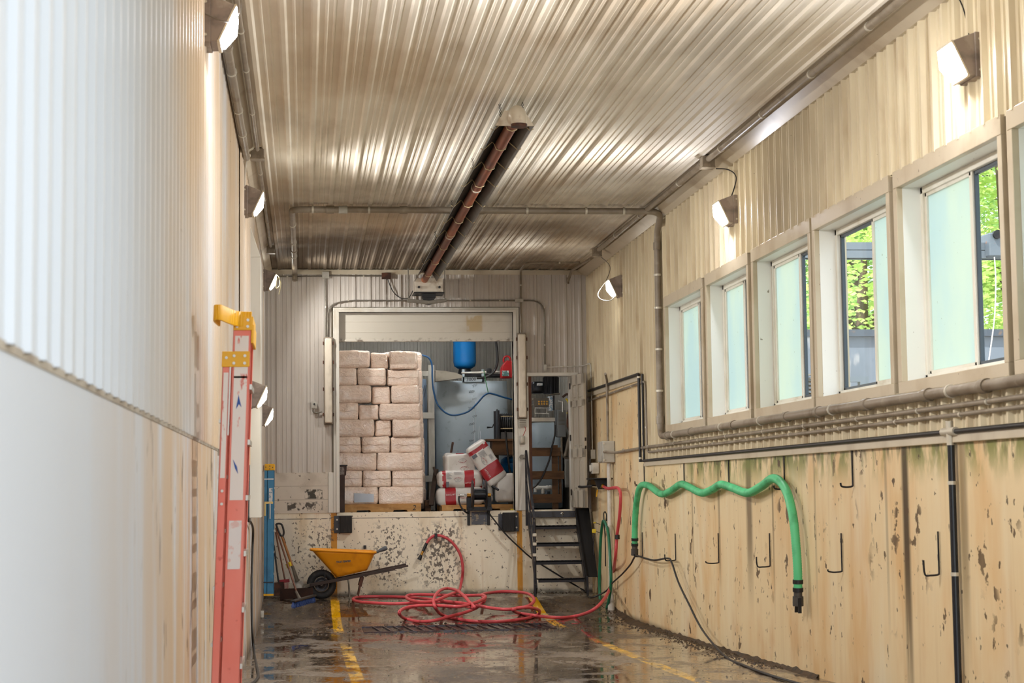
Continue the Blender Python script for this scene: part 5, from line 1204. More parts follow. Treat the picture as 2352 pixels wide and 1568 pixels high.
# bags of peat: white with red panels
m_bagw = M('white_poly_bag', '#d3cfca', .32, 0, [('#a9a29a', 5, .5, .75, .5), ('#877b6e', 24, .68, .74, .5)], bump=((7, 7, 7), .3, .01))
m_bagr = M('red_printed_panel', '#a5222b', .3, 0, [('#7d1820', 6, .5, .75, .5)], bump=((7, 7, 7), .3, .01))
m_bagg = M('grey_printed_panel', '#5e5f66', .35); m_prg = M('grey_small_print', '#9c9c9f', .4); m_prr = M('red_print', '#a83a44', .4); m_prw = M('white_print', '#efe6e2', .4); m_leaf = M('green_grey_leaf_print', '#6f7a74', .4)
def bag(lb, c, dims, ang, bands, seed, yaw=0, r=.075, tex=(), plain=False):
    c = V(c); R = Matrix.Rotation(-ang, 3, 'Y') @ Matrix.Rotation(yaw, 3, 'Z')
    root = thing('potting_soil_bag', lb, 'bag', c - V((0, 0, dims[2]/2)), 'bags of growing mix piled on the right pallet')
    hx = dims[0]/2
    def mf(p):
        if p.y > dims[1]*.3: return 0
        for a0, b0, k in bands:
            if a0*hx <= p.x <= b0*hx: return k
        return 0
    n = max(16, int(dims[0]/.02))
    bb = build('bag_body', MB().rbox(c, dims, r, (n, 8, 10), .012, 5, seed, R, .03, mf), [m_bagw, m_bagr], root, weld=True)
    yf = -dims[1]/2*1.03 - .008
    def T4(u, w, rot=0): return Matrix.Translation(c + R @ V((u*hx, yf, w*dims[2]/2))) @ R.to_4x4() @ Matrix.Rotation(rot, 4, 'Y') @ Matrix.Rotation(PI/2, 4, 'X')
    def flat(nm, u0, u1, w0, w1, mt):
        p = [c + R @ V((u*hx, yf + .002, w*dims[2]/2)) for u, w in ((u0, w0), (u1, w0), (u1, w1), (u0, w1))]
        build(nm, MB().add(p + [q + R @ V((0, .004, 0)) for q in p], [(0, 1, 2, 3), (7, 6, 5, 4), (0, 4, 5, 1), (1, 5, 6, 2), (2, 6, 7, 3), (3, 7, 4, 0)]), mt, bb)
    for t in tex:
        if t[0] == 'txt': _, s, u, w, sz, rot = t; build('lettering', MB().text(s, sz, T4(u, w, rot), 0, .002), m_prw, bb)
        if t[0] == 'grey': flat('grey_square', *t[1:], m_bagg)
        if t[0] == 'print':
            _, u0, u1, w0, w1 = t; mb = MB(); k = 7
            for i in range(k):
                w = w0 + (w1-w0)*(i+.5)/k; p = [c + R @ V((uu*hx, yf, ww*dims[2]/2)) for uu, ww in ((u0, w), (u1 - .05*(i % 3), w), (u1 - .05*(i % 3), w + abs(w1-w0)*.07), (u0, w + abs(w1-w0)*.07))]
                mb.add(p, [(0, 1, 2, 3)])
            build('small_print', mb, m_prg, bb)
        if t[0] == 'logo':
            _, s, u, w, sz, rot, flip = t; mb = MB(); n_ = len(s); mbl = MB(); mbf = MB()
            for i, ch in enumerate(s):
                a = (i/(n_-1) - .5)*1.5 * (1 if not flip else 1); rad = sz*2.1; sg = -1 if flip else 1
                L4 = T4(u, w, rot) @ Matrix.Translation((math.sin(a)*rad*1.05, sg*(math.cos(a)*rad - rad*.62), 0)) @ Matrix.Rotation(-a*sg, 4, 'Z')
                mb.text(ch, sz*.62, L4, 0, .002)
            for i in range(5):
                a = (i-2)*.3; B4 = T4(u, w, rot); sg = -1 if flip else 1
                p = [B4 @ V((math.sin(a+q)*sz*l, sg*(math.cos(a+q)*sz*l - sz*.6), .001)) for q, l in ((-.1, .3), (0, 1.05), (.1, .3))]; mbl.add(p, [(0, 1, 2)])
            pts = []
            for q in range(13): a = (q/12-.5)*1.9; pts.append(T4(u, w, rot) @ V((math.sin(a)*sz*1.55, (-1 if flip else 1)*(-math.cos(a)*sz*1.2 + sz*.5), 0)))
            mbf.tube(pts, .0025, 4)
            build('arched_lettering', mb, m_prr, bb); build('leaf_print', mbl, m_leaf, bb); build('fan_outline', mbf, m_prg, bb)
    return root
def bagat(lb, x0, y0, x1, y1, ang, bands, seed, y=27.95, dep=.36, h=None, w=None, **k):
    c = onY((x0+x1)/2, (y0+y1)/2, y); s = y/4150
    bag(lb, (c.x, y+.1, c.z), ((w or (x1-x0))*s, dep, (h or (y1-y0))*s), ang, bands, seed, **k)
bagat('bottom bag of the pile, white with a red panel reading 3.0 CU FT', 1004, 1119, 1110, 1160, math.radians(2), [(-.66, -.20, 1)], 3, y=27.85,
      tex=[('txt', '3.0 CU FT', -.43, .22, .034, 0), ('logo', 'LAMBERT', .12, .05, .042, 0, True), ('print', .0, .28, -.7, -.55)])
bagat('second bag from the bottom, lying flat with a narrow and a wide red band', 1006, 1080, 1108, 1120, math.radians(1), [(-.80, -.66, 1), (.18, .62, 1)], 5, y=27.85, r=.085,
      tex=[('grey', -.66, -.53, -.85, -.25), ('print', -.64, -.40, .0, .8), ('logo', 'LAMBERT', -.12, -.05, .042, PI, True), ('txt', '3.0 CU FT', .40, -.42, .033, PI), ('print', -.3, .12, .55, .85)])
bagat('upper left white bag of the pile with two arched red logos', 1022, 1043, 1088, 1091, math.radians(4), [], 8, y=27.95, yaw=.12, r=.022,
      tex=[('logo', 'LAMBERT', .12, .38, .042, 0, True), ('logo', 'LAMBERT', .18, -.42, .042, PI, True)])
mb = MB(); p, q = onY(1021, 1054, 27.82), onY(1027, 1086, 27.82); mb.box(p.x, q.x, 27.83, 27.86, q.z, p.z)
bagat('bag leaning steeply across the top of the pile, white with a red square', 1077, 1020, 1160, 1104, math.radians(-57), [(-.80, -.62, 1), (.12, .68, 1)], 12, y=27.75, w=103, h=49, r=.05, dep=.3,
      tex=[('grey', -.62, -.46, -.95, -.45), ('print', -.58, -.28, -.3, .35), ('print', -.25, .05, .45, .75), ('logo', 'LAMBERT', -.12, -.2, .040, PI, True), ('txt', '3.0 CU FT', .40, -.50, .036, PI)])
bagat('plain white wrapped bag standing upright at the right end of the pallet', 1140, 1087, 1180, 1152, 0, [], 14, y=27.8, r=.03)
bagat('bag mostly hidden behind the hose reel, white with a red edge', 1090, 1113, 1132, 1154, 0, [(-.6, -.2, 1)], 15, y=28.05, r=.05)
bagat('bag at the back of the pile whose rounded white and red top shows', 1019, 1040, 1072, 1075, 0, [(-.0, .9, 1)], 16, y=28.3, r=.06)
# tall blue-white storage tank with its marked scale
m_tank = M('translucent_tank_wall', '#aebcc6', .4, 0, [('#98a5ae', 1.5, .4, .7, .5), ('#c3c6c4', (2, 2, 2), .1, .2, .75, [(2, 2.93, 2.96)]), ('#7f8a90', 9, .62, .7, .4)])
TY = 29.2
a, b = onY(1000, 872, TY), onY(1190, 1172, TY)
TK = thing('water_tank', 'large bluish white plastic tank with handwritten litre marks behind the bags', 'tank', ((a.x+b.x)/2, TY, 1.215))
build('tank_body', MB().rbox(((a.x+3.30)/2, TY+.7, (1.22+a.z)/2), (3.30-a.x, 1.4, a.z-1.22), .06, (4, 4, 4)), m_tank, TK, weld=True); TKB = TK.children[0]
u, w = onY(1062, 865, TY), onY(1112, 877, TY)
mb = MB(); mb.box(u.x, w.x, TY-.01, TY+.05, w.z, u.z); c = onY(1062, 848, TY); mb.box(c.x-.005, c.x+.035, TY-.01, TY+.05, w.z, c.z); mb.box(w.x-.04, w.x, TY-.01, TY+.05, w.z, c.z); build('raised_bracket', mb, m_tank, TK, bevel=.005)
m_ink = M('marker_ink', '#2c2e38', .6)
for s, px, py, sz, rt in (('3000', 1082, 871, .10, .05), ('2750', 1090, 885, .055, .5), ('2500', 1083, 899, .06, .12), ('2250', 1089, 916, .045, .2), ('2000', 1083, 937, .07, .1), ('1750', 1090, 956, .05, .3), ('1500', 1083, 974, .06, .25), ('1250', 1087, 993, .05, .6), ('1000', 1082, 1012, .055, .1)):
    p = onY(px, py, TY-.012); build('handwritten_mark', MB().text(s, sz*.8, Matrix.Translation(p) @ Matrix.Rotation(-rt, 4, 'Y') @ Matrix.Rotation(PI/2, 4, 'X'), .1, .001), m_ink, TKB)
m_strk = M('pale_scratch', '#dfe6ec', .3)
mb = MB()
for l in (((1093, 922), (1092, 945), (1091, 975), (1090, 1016)), ((1101, 978), (1100, 1000), (1101, 1018)), ((1088, 960), (1088, 990), (1088, 1016)), ((1104, 990), (1103, 1018))): mb.tube([onY(x, y, TY-.004) for x, y in l], .006, 4)
build('drip_marks', mb, m_strk, TKB)
TK2 = thing('water_tank', 'dark blue-grey tank edge between the bale stack and the white post', 'tank', (1.95, 29.4, 1.215))
a, b = onY(940, 868, 29.3), onY(985, 1172, 29.3); build('tank_body', MB().rbox(((a.x+b.x)/2, 29.9, (1.22+a.z)/2), (b.x-a.x, 1.2, a.z-1.22), .05, (4, 4, 4)), M('blue_grey_tank', '#6c7a8c', .4, 0, [('#8e9098', 2, .1, .2, .8, [(2, 2.93, 2.97)])]), TK2, weld=True)
for px in (975, 980): p = onY(px, 884, 29.28); build('dark_mark', MB().bar(p, onY(px-6, 912, 29.28), .03, .006), m_ink, TK2)
TK3 = thing('water_tank', 'pale tank wall seen through the personnel door behind the boards', 'tank', (3.9, 29.2, 1.215))
a, b = onY(1222, 968, TY), onY(1296, 1172, TY); build('tank_body', MB().rbox(((a.x+b.x)/2, TY+.6, (1.22+a.z)/2), (b.x-a.x, 1.2, a.z-1.22), .05, (4, 4, 4)), m_tank, TK3, weld=True)
# white timber rack post and its rails
m_wht = M('white_painted_timber', '#b9b8b0', .55, 0, [('#8f8c80', (5, 5, 1.5), .5, .7, .6)])
T = thing('timber_rack', 'white painted timber post with short cross rails beside the bale stack', 'rack', onY(992, 1172, 28.7))
def yb_box(nm, l, par, mt, y0, y1, **k):
    for x0, y0_, x1, y1_ in l: a, b = onY(x0, y0_, y0), onY(x1, y1_, y0); build(nm, MB().box(a.x, b.x, y0, y1, b.z, a.z), mt, par, **k)
yb_box('upright', [(983, 838, 1000, 1172)], T, m_wht, 28.7, 28.76, bevel=.004)
yb_box('cross_rail', [(962, 947, 998, 961), (964, 1092, 999, 1106), (962, 852, 984, 863)], T, m_wht, 28.66, 28.70, bevel=.004)
mb = MB(); pr = [onY(x, y, 28.9) for x, y in ((1000, 850), (1020, 851), (1048, 856), (1062, 862), (1062, 868), (1000, 876))]; mb.prism([(p.x, p.z) for p in pr], 1, 28.9, 29.1)
solo('plank', 'tapered grey board lying along the top of the storage tank', 'board', mb, M('weathered_board', '#8f877a', .6, 0, [('#6b6358', 4, .5, .7, .6)]), pr[5])
# pressure tanks
def ptank(lb, x0, x1, y0, y1, y, band=None, lab=None, full=True):
    a, b = onY(x0, y0, y), onY(x1, y1, y); r = (b.x-a.x)/2; c = V(((a.x+b.x)/2, y+r, b.z)); h = a.z - b.z
    T = thing('pressure_tank', lb, 'tank', c)
    build('vessel', MB().lathe([(0, 0), (r*.6, .01), (r*.92, .05), (r, .12), (r, h*.5), (r*1.015, h*.5+.005), (r*1.015, h*.5+.02), (r, h*.5+.025), (r, h-.14), (r*.9, h-.05), (r*.5, h), (0, h)], c, Zd, 32), M('blue_enamel', '#0f6cb0', .25, 0, spec=.6), T)
    build('stand', MB().cyl(c + V((0, 0, -.09)), c + V((0, 0, .03)), r*.62, 20, r*.5), m_black, T)
    if lab: p = onY(*lab, y+r*.12); build('label', MB().box(p.x-.0, p.x+.13, y-.002+r*.1, y+r*.12, p.z-.08, p.z), m_lab, T)
    return T
ptank('bright blue pressure tank above the storage tank, cut off by the rolled door', 1042, 1096, 700, 846, 29.3)
T = ptank('small blue tank low at the right of the storeroom near the plain bag', 1151, 1200, 1048, 1086, 28.6, lab=(1166, 1060))
a = onY(1060, 857, 29.3); solo('tank_shelf', 'dark shelf board under the bright blue pressure tank', 'shelf', MB().box(a.x-.25, a.x+1.05, 29.26, 29.8, a.z-.045, a.z-.015), m_blacks, (a.x, 29.4, a.z))
flex('water_pipe', 'thin white pipe running across above the storage tank', PYl([(1060, 856), (1110, 855), (1150, 853), (1185, 852)], 29.12), .016, m_pvcw, 'pipe')
T = solo('pipe_valve', 'black valve knob on the thin white pipe', 'valve', MB().rbox(onY(1123, 851, 29.1), (.09, .08, .08), .02, (3, 3, 3)), m_black, onY(1123, 851, 29.1))
# red fuel can
a, b = onY(1150, 827, 28.9), onY(1178, 869, 28.9)
T = thing('fuel_can', 'red plastic fuel can beside the blue pressure tank at the door edge', 'can', ((a.x+b.x)/2, 28.9, b.z))
m_can = M('red_can_plastic', '#a9161c', .35)
cb = build('can_body', MB().prism([(a.x+.0, b.z), (b.x+.06, b.z+.01), (b.x+.06, a.z-.03), (a.x+.09, a.z), (a.x+.05, a.z-.05), (a.x, a.z-.12)], 1, 28.85, 29.05), m_can, T, bevel=.02, seg=3)
build('handle', MB().tube(smooth([onY(x, y, 28.95) for x, y in ((1157, 832), (1157, 823), (1163, 818), (1170, 820), (1173, 828))], 4), .017, 10), m_can, T)
p = onY(1153, 851, 28.84); build('sticker', MB().box(p.x, p.x+.11, 28.83, 28.845, p.z-.085, p.z), M('sticker', '#c9cfc9', .4, 0, [('#2c6a6a', (12, 12, 12), .45, .5, .9)]), cb)
# hoses in the storeroom
flex('blue_air_hose', 'dark blue hose sagging across the front of the storage tank', PYl([(964, 815), (972, 816), (985, 822), (992, 838), (993, 868), (996, 898), (1004, 926), (1020, 945), (1038, 953), (1058, 951), (1078, 943), (1096, 926), (1110, 910), (1122, 903), (1138, 906), (1160, 913), (1185, 919)], 28.6), .014, M('dark_blue_hose', '#0f4a7a', .35), 'hose')
flex('cord', 'green string holding up the blue hose', PYl([(1111, 850), (1116, 876), (1122, 904)], 28.6), .006, M('green_string', '#3f8a55', .6), 'string')
flex('black_hose', 'black hose hanging beside the bright blue pressure tank', PYl([(1137, 770), (1142, 810), (1142, 835), (1133, 855), (1115, 866), (1095, 868)], 29.0), .02, m_cable, 'hose')
flex('black_hose', 'black hose dropping from the shelf reel down behind the plain bag', PYl([(1161, 990), (1164, 1020), (1168, 1060), (1175, 1110), (1180, 1140)], 28.2), .016, m_cable, 'hose')
# second hose reel on the box shelf
ry = 28.35
T = thing('hose_reel', 'black hose reel with a crank on the wooden shelf, partly behind the door casing', 'hose reel', onY(1150, 1010, ry))
c = onY(1146, 974, ry); rr = .245
for dx in (0, .30): build('flange', MB().lathe([(.05, -.008), (rr, -.012), (rr+.01, 0), (rr, .012), (.05, .008)], (c.x+dx, ry+.25, c.z), Xd, 28), m_blacks, T)
yb_box('side_frame', [(1134, 944, 1140, 1012), (1143, 942, 1148, 1010)], T, m_blacks, ry, ry+.03)
mb = MB()
for k in range(9): mb.lathe([(.17, -.014), (.185, 0), (.17, .014)], (c.x+.03+k*.03, ry+.25, c.z), Xd, 24)
mb.cyl((c.x, ry+.25, c.z), (c.x+.3, ry+.25, c.z), .165, 24); build('wound_hose', mb, m_black, T)
for py in (956, 984): p = onY(1150, py, ry+.03); build('tie_rod', MB().cyl(p, p + V((.3, 0, 0)), .008, 8), m_wire, T)
build('crank', MB().tube([onY(1134, 974, ry), onY(1131, 981, ry-.03), onY(1119, 981.5, ry-.05)], [.008, .008, .016], 10), m_black, T)
T = thing('wooden_shelf', 'stack of rough brown boards forming a shelf under the second hose reel', 'shelf', onY(1155, 1060, 28.3))
yb_box('board', [(1131, 1013, 1195, 1030), (1120, 1030, 1195, 1044)], T, m_woodd, 28.35, 28.75, bevel=.004)
yb_box('shelf_top', [(1116, 1008, 1195, 1012)], T, m_woodd, 28.3, 28.8)
yb_box('leg', [(1136, 1044, 1146, 1088)], T, m_woodd, 28.5, 28.6)
yb_box('grey_case', [(1150, 992, 1180, 1008)], T, M('grey_case', '#6e6e70', .5), 28.45, 28.7, bevel=.005)
T = solo('broom_stick', 'short dark stick standing up behind the white bags', 'stick', MB().cyl(onY(1035, 1045, 28.5), onY(1040, 1016, 28.6), .02, 8), m_rust, onY(1035, 1045, 28.5))
mb = MB(); mb.bar(onY(990, 1160, 27.9), onY(1002, 1078, 28.2), .07, .03); mb.bar(onY(1001, 1092, 28.1), onY(996, 1072, 28.1), .05, .03)
solo('old_plank', 'dark brown plank leaning between the bale pallet and the bags', 'plank', mb, M('old_plank', '#3d2c20', .7), onY(990, 1160, 27.9))
solo('wood_block', 'dark wooden block on the dock floor between the two pallets', 'block', MB().box(*[v for v in (onY(976, 1150, 28.0).x, onY(990, 1150, 28.0).x, 28.0, 28.2, 1.216, onY(976, 1148, 28).z)]), m_woodd, onY(980, 1165, 28.0), bevel=.01)
p = onY(1177, 1168, 27.4); solo('yellow_wedge', 'tiny yellow block at the foot of the right door casing', 'block', MB().rbox((p.x, 27.35, 1.235), (.07, .08, .03), .006, (2, 2, 2)), yp, p)

# ---- pump room seen through the personnel door
py0 = 28.0
T = thing('framed_lumber', 'dark brown timber stud and rails just inside the personnel door', 'timber frame', onY(1218, 1170, 27.5))
yb_box('stud', [(1213, 862, 1224, 1172)], T, M('red_brown_stud', '#6b3f26', .6, 0, [('#3a2417', (6, 6, 2), .4, .7, .7)]), 27.42, 27.5)
yb_box('rail', [(1205, 1028, 1288, 1047), (1214, 1082, 1296, 1100), (1224, 1135, 1291, 1154)], T, m_woodd, 27.62, 27.66, bevel=.003)
yb_box('rear_stud', [(1268, 1022, 1283, 1172), (1284, 1036, 1290, 1135)], T, m_woodd, 27.68, 27.76)
T = thing('pump_shelf', 'white-edged shelf carrying the pump inside the personnel door', 'shelf', onY(1250, 968, py0))
yb_box('shelf_board', [(1222, 959, 1276, 967)], T, m_trimw, py0, py0+.5, bevel=.003)
T = thing('pressure_pump', 'black and chrome high-pressure pump with six brass caps on the shelf', 'pump', onY(1248, 958, py0+.1))
m_pm = M('dark_pump_metal', '#202226', .3, .6); Pz = lambda x, y, yy=py0+.1: onY(x, y, yy)
a, b = Pz(1222, 875), Pz(1252, 903); mc_ = build('motor_cover', MB().rbox((a+b)/2 + V((0, .15, 0)), (b.x-a.x, .3, a.z-b.z), .03, (4, 4, 4)), m_pm, T, weld=True)
build('name_plate', MB().box(Pz(1233, 885).x, Pz(1246, 885).x, py0+.08, py0+.1, Pz(0, 892).z, Pz(0, 886).z), m_labw, mc_)
a, b = Pz(1228, 893), Pz(1251, 901); build('chrome_cover', MB().rbox((a+b)/2 + V((0, .08, 0)), (b.x-a.x, .15, a.z-b.z), .02, (4, 4, 4)), m_chrome, T, weld=True)
a, b = Pz(1224, 914), Pz(1262, 934); mf_ = build('manifold', MB().box(a.x, b.x, py0+.02, py0+.2, b.z, a.z), M('cast_manifold', '#5b564e', .4, .5), T, bevel=.008)
for i in range(4):
    for j in range(2): p = Pz(1238 + i*6.1, 922 + j*5.5, py0); build('brass_cap', MB().cyl(p + V((0, .03, 0)), p + V((0, -.01, 0)), .014, 8), m_brass, mf_)
for z in (917, 930): build('pipe_stub', MB().cyl(Pz(1222, z), Pz(1240, z), .02, 10), m_galv, T)
for y1, y2, x2 in ((936, 950, 1256), (949, 957, 1261)):
    build('frame_bar', MB().tube([Pz(1229, y2), Pz(1229, y1), Pz(x2, y1), Pz(x2, y2)], .009, 8), m_chrome, T)
T = thing('pump_control_box', 'upright white and black control box right of the brass-capped pump', 'control box', onY(1266, 943, py0))
yb_box('box_face', [(1261, 908, 1270, 943)], T, m_labw, py0, py0+.2, bevel=.004); yb_box('box_side', [(1270, 909, 1274, 941)], T, m_blacks, py0+.01, py0+.2)
build('top_handle', MB().tube(smooth([Pz(1256, 909, py0), Pz(1268, 906, py0), Pz(1278, 904, py0), Pz(1286, 904, py0)], 3), .012, 8), m_galv, T)
T = thing('electric_motor', 'black ribbed motor hanging at the top of the pump room', 'motor', onY(1264, 900, 28.6))
c0, c1 = onY(1265, 862, 28.6), onY(1265, 905, 28.6); build('motor_body', MB().cyl(c0, c1, .115, 20), m_pm, T)
mb = MB()
for k in range(16): a = 2*PI*k/16; mb.bar(c0 + V((math.cos(a)*.12, math.sin(a)*.12, -.03)), c1 + V((math.cos(a)*.12, math.sin(a)*.12, .01)), .008, .02)
build('cooling_fin', mb, m_blacks, T)
T = thing('electrical_cabinet', 'grey vented electrical cabinet beside the edge of the open door', 'electrical cabinet', onY(1288, 1003, 27.9))
yb_box('cabinet_body', [(1280, 941, 1300, 1003)], T, M('grey_enamel_box', '#7f8486', .45), 27.9, 28.1, bevel=.006); yb_box('cabinet_side', [(1276, 940, 1280, 1001)], T, M('shaded_grey_enamel', '#5d6163', .45), 27.92, 28.1)  # cabinet side takes a darker copy of the grey, its shade painted in
for k in range(11): yb_box('vent_slot', [(1283, 945+k*2.9, 1297, 946+k*2.9)], T, m_galv, 27.893, 27.9)
flex('cable', 'black cable crossing diagonally in front of the brown rails', PYl([(1275, 975), (1274, 1000), (1268, 1025), (1262, 1055), (1248, 1090), (1236, 1110), (1222, 1122)], 27.55), .014, m_cable)
flex('cable', 'grey hose bending under the electrical cabinet', PYl([(1290, 1004), (1290, 1020), (1291, 1040), (1296, 1050), (1304, 1052), (1312, 1053)], 27.85), .016, m_pvcg)
T = thing('pvc_manifold', 'white PVC tee fitting low between the brown rails', 'pipe fitting', onY(1248, 1130, 28.1))
build('tee', MB().cyl(onY(1228, 1120, 28.1), onY(1268, 1119, 28.1), .028, 12).cyl(onY(1247, 1120, 28.1), onY(1247, 1133, 28.1), .028, 12).cyl(onY(1230, 1120, 28.1), onY(1230, 1130, 28.1), .026, 12), m_pvcw, T)
for x in (1236, 1256, 1264): build('socket_ring', MB().cyl(onY(x-2, 1119.5, 28.1), onY(x+2, 1119.5, 28.1), .036, 12), m_pvcw, T)
T = thing('filter_canister', 'dark blue-grey round filter beneath the white tee fitting', 'filter', onY(1254, 1137, 28.3))
build('canister', MB().cyl(onY(1256, 1128, 28.3), onY(1256, 1138, 28.3), .055, 16), M('blue_grey_plastic', '#4b5560', .4), T)
T = thing('grey_tube', 'leaning pale grey tube under the electrical cabinet', 'tube', onY(1299, 1045, 27.95)); build('tube_body', MB().cyl(onY(1299, 1048, 27.95), onY(1309, 998, 27.95), .03, 14), m_pvcg, T)
T = solo('hanging_sheet', 'pale draped sheet hanging in the pump room beside the open door', 'sheet', MB().rbox((onY(1305, 1085, 28.0)), (.11, .04, .46), .015, (4, 3, 8), .012, 4, 3), M('pale_sheet', '#8f8d87', .6), onY(1305, 1120, 28.0), weld=True)
T = thing('chrome_valve', 'chrome valve with a lever near the yellow hose in the pump room', 'valve', onY(1292, 930, 27.8))
build('valve_stem', MB().cyl(onY(1292, 922, 27.8), onY(1292, 946, 27.8), .014, 10), m_chrome, T); build('lever', MB().bar(onY(1282, 920, 27.8), onY(1293, 924, 27.8), .014, .012), m_chrome, T)
flex('yellow_hose', 'short yellow hose loop between the cabinet and the open door', PYl([(1300, 915), (1307, 925), (1308, 940), (1303, 950)], 27.9), .016, yp, 'hose')
flex('dark_hose', 'dark red and black hoses bundled at the edge of the open door', PYl([(1292, 912), (1303, 905), (1311, 915), (1311, 930), (1306, 945), (1304, 975), (1309, 990)], 27.85), .018, m_rust, 'hose')
# unseen fill light, added on the storeroom ceiling to brighten the bales and stores
T = thing('added_fill_light', 'unseen fill light added on the storeroom ceiling', 'light', (2.0, 27.95, 4.7))
build('batten', MB().box(.9, 2.9, 27.9, 28.0, 4.70, 4.76), m_trimw, T); build('tube', MB().cyl((.92, 27.95, 4.67), (2.88, 27.95, 4.67), .022, 12), emis('added_fill_tube', '#eef2f6', 42), T)

# ================================================================== outdoors through the clear panes
m_cont = M('blue_grey_container', '#77808e', .5, 0, [('#5b6470', (2, 2, .8), .5, .7, .5), ('#a9a8ac', (3, 3, 1), .56, .62, .7), ('#8a6a50', (3, 3, 2), .64, .7, .6)])
CY = 25.5
T = thing('storage_container', 'large blue-grey steel container standing outside the windows', 'container', (9.5, CY, -.3))
q = onY(1970, 757, CY); q2 = onY(2270, 745, CY)
build('container_body', MB().box(6.6, 14.5, CY, CY+5, -.3, q.z), m_cont, T)
build('top_rail', MB().box(6.55, 14.5, CY-.06, CY+.04, q.z-.10, q.z+.0), M('dark_blue_rail', '#4d5663', .5, 0, [('#8a6a50', 5, .6, .7, .7)]), T)
mb = MB()
for x in (7.2, 8.9, 10.6, 12.3): mb.box(x, x+.08, CY-.05, CY, -.3, q.z-.1)
build('rib', mb, m_cont, T)
m_gan = M('grey_gantry_steel', '#6f7882', .45, .2, [('#a86a40', 6, .66, .72, .7)])
GY = 23.5
T = thing('gantry_crane', 'grey steel gantry beam with a hoist outside the windows', 'crane', (9, GY, -.3))
a, b = onY(1970, 556, GY), onY(1970, 592, GY)
mb = MB(); mb.box(6.2, 14.2, GY, GY+.2, a.z-.10, a.z); mb.box(6.2, 14.2, GY+.06, GY+.14, b.z, a.z); mb.box(6.2, 14.2, GY-.02, GY+.22, b.z, b.z+.10); build('beam', mb, m_gan, T)
build('post', MB().box(14.0, 14.25, GY, GY+.2, -.3, a.z), m_gan, T); build('post', MB().box(6.2, 6.4, GY, GY+.2, -.3, a.z), m_gan, T)
h0 = onY(2282, 535, GY-.1); h1 = onY(2282, 590, GY-.1); build('hoist', MB().box(h0.x-.09, h0.x+.14, GY-.16, GY+.28, h1.z, h0.z), m_gan, T, bevel=.02); build('trolley_wheel', MB().cyl((h0.x+.02, GY-.2, h0.z-.03), (h0.x+.02, GY-.1, h0.z-.03), .06, 14), m_blacks, T)
build('hoist_cord', MB().tube(smooth([onY(x, y, GY-.2) for x, y in ((2284, 590), (2287, 640), (2285, 720), (2278, 780), (2268, 850), (2262, 900))], 4), .009, 6), m_prw, T)
T = thing('chain_pile', 'pale coiled chain hanging by the container at the third window', 'chain', onY(1860, 900, 20)); mb = MB()
for k in range(6): c = onY(1861, 868 + k*9, 20); mb.lathe([(.035, -.008), (.05, 0), (.035, .008), (.03, 0), (.035, -.008)], c, (0, 1, 0), 12)
build('chain_link', mb, m_galv, T); build('cap_rail', MB().box(onY(1855, 860, 20).x, 6.4, 20, 20.1, 2.72, 2.78), m_gan, T); build('post', MB().box(6.3, 6.4, 20, 20.1, -.3, 2.72), m_gan, T)
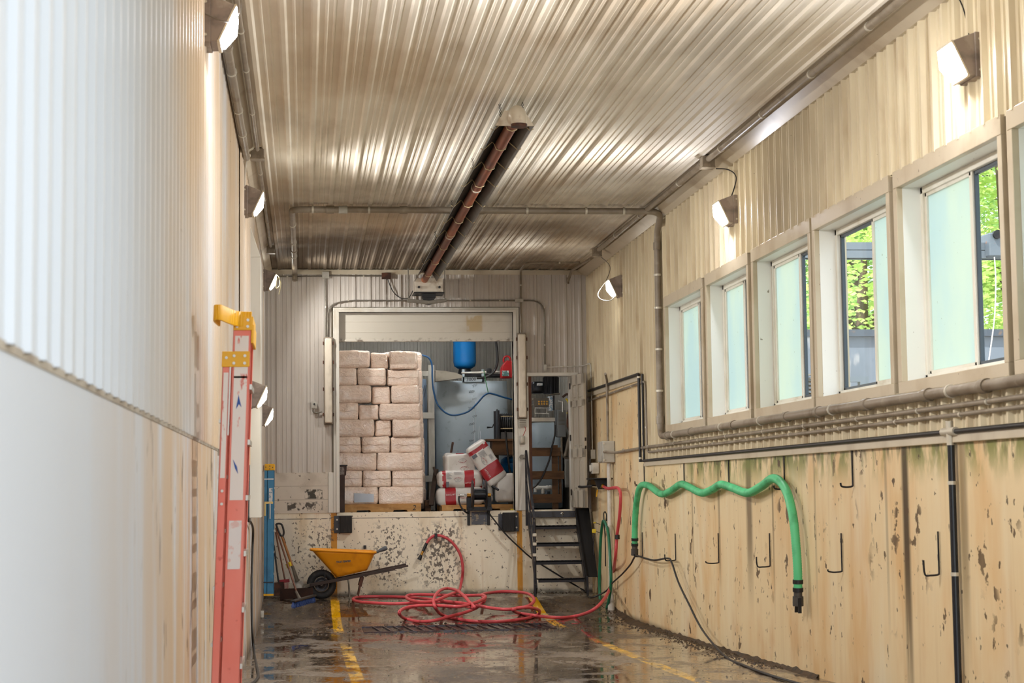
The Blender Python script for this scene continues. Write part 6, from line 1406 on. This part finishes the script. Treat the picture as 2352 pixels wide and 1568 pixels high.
# trees beyond the container
def leafmat(name, col, col2):
    t = NT(name); c = t.mix(t.ramp(t.noise(1.3, 3), .35, .65), C(col), C(col2)); d = t.t.nodes.new('ShaderNodeBsdfDiffuse'); tr = t.t.nodes.new('ShaderNodeBsdfTranslucent'); mx = t.t.nodes.new('ShaderNodeMixShader'); mx.inputs[0].default_value = .5
    t.L(c, d.inputs[0]); t.L(c, tr.inputs[0]); t.L(d.outputs[0], mx.inputs[1]); t.L(tr.outputs[0], mx.inputs[2]); t.L(mx.outputs[0], t.out.inputs[0]); return t.m
lm = [leafmat('young_leaves', '#dcea98', '#bcd97a'), leafmat('green_leaves', '#b8d68c', '#98c070'), leafmat('dark_leaves', '#a4c084', '#84a468')]
m_bark = M('tree_bark', '#5b4a3a', .9)
def tree(lb, x, y, h, rad, nleaf, seed, mi):
    T = thing('tree', lb, 'tree', (x, y, -.3), 'leafy trees beyond the container'); rnd = random.Random(seed)
    mb = MB(); mb.tube([(x, y, -.3), (x+.1, y, h*.35), (x-.1, y, h*.7), (x, y, h*.92)], [.28, .2, .12, .04], 10)
    tips = []
    for k in range(14):
        a = rnd.random()*2*PI; z = h*rnd.uniform(.18, .8); L_ = rad*rnd.uniform(.5, .95); p0 = V((x, y, z)); p1 = p0 + V((math.cos(a)*L_*.5, math.sin(a)*L_*.5, L_*.25)); p2 = p0 + V((math.cos(a)*L_, math.sin(a)*L_, L_*.4))
        mb.tube([p0, p1, p2], [.08, .05, .02], 6); tips += [p1, p2]
    build('trunk', mb, m_bark, T)
    cl = []
    for k in range(46):
        u = rnd.random()*2*PI; zz = rnd.uniform(.10, 1.0); rr = rad*math.sqrt(max(0, 1-((zz-.5)/.58)**2))*rnd.uniform(.45, 1.0); cl.append((V((x + math.cos(u)*rr, y + math.sin(u)*rr, zz*h)), rnd.uniform(.5, 1.15)))
    cl += [(p, .8) for p in tips]
    mb = MB(); vs = []; fs = []
    for i in range(nleaf):
        c, s = cl[rnd.randrange(len(cl))]; d = V((rnd.gauss(0, 1), rnd.gauss(0, 1), rnd.gauss(0, .7))).normalized()*s*rnd.uniform(.5, 1.0); p = c + d
        a, b, _ = basis(V((rnd.gauss(0, 1), rnd.gauss(0, 1), rnd.gauss(.6, 1)))); L_ = rnd.uniform(.05, .10); k = len(vs)
        vs += [p - a*L_, p - b*L_*.45, p + a*L_, p + b*L_*.45]; fs.append((k, k+1, k+2, k+3))
    mb.add(vs, fs); build('foliage', mb, lm[mi], T)
tree('bright yellow-green tree at the right of the view through the nearest window', 13.8, 34, 11.5, 2.6, 24000, 1, 0)
tree('mid green tree with a visible trunk in the fourth window', 11.6, 37, 11.5, 2.5, 22000, 2, 1)
tree('darker tree behind the yellow-green one', 17.2, 42, 14, 3.2, 22000, 3, 1)
tree('low bright tree just above the container edge', 10.4, 32.5, 6.6, 1.9, 16000, 4, 0)
tree('tree at the left edge of the yard seen in the third window', 9.4, 38, 12.5, 2.6, 16000, 5, 1)
tree('far dark tree filling the gap between the others', 14.2, 45, 13, 3.2, 20000, 6, 2)
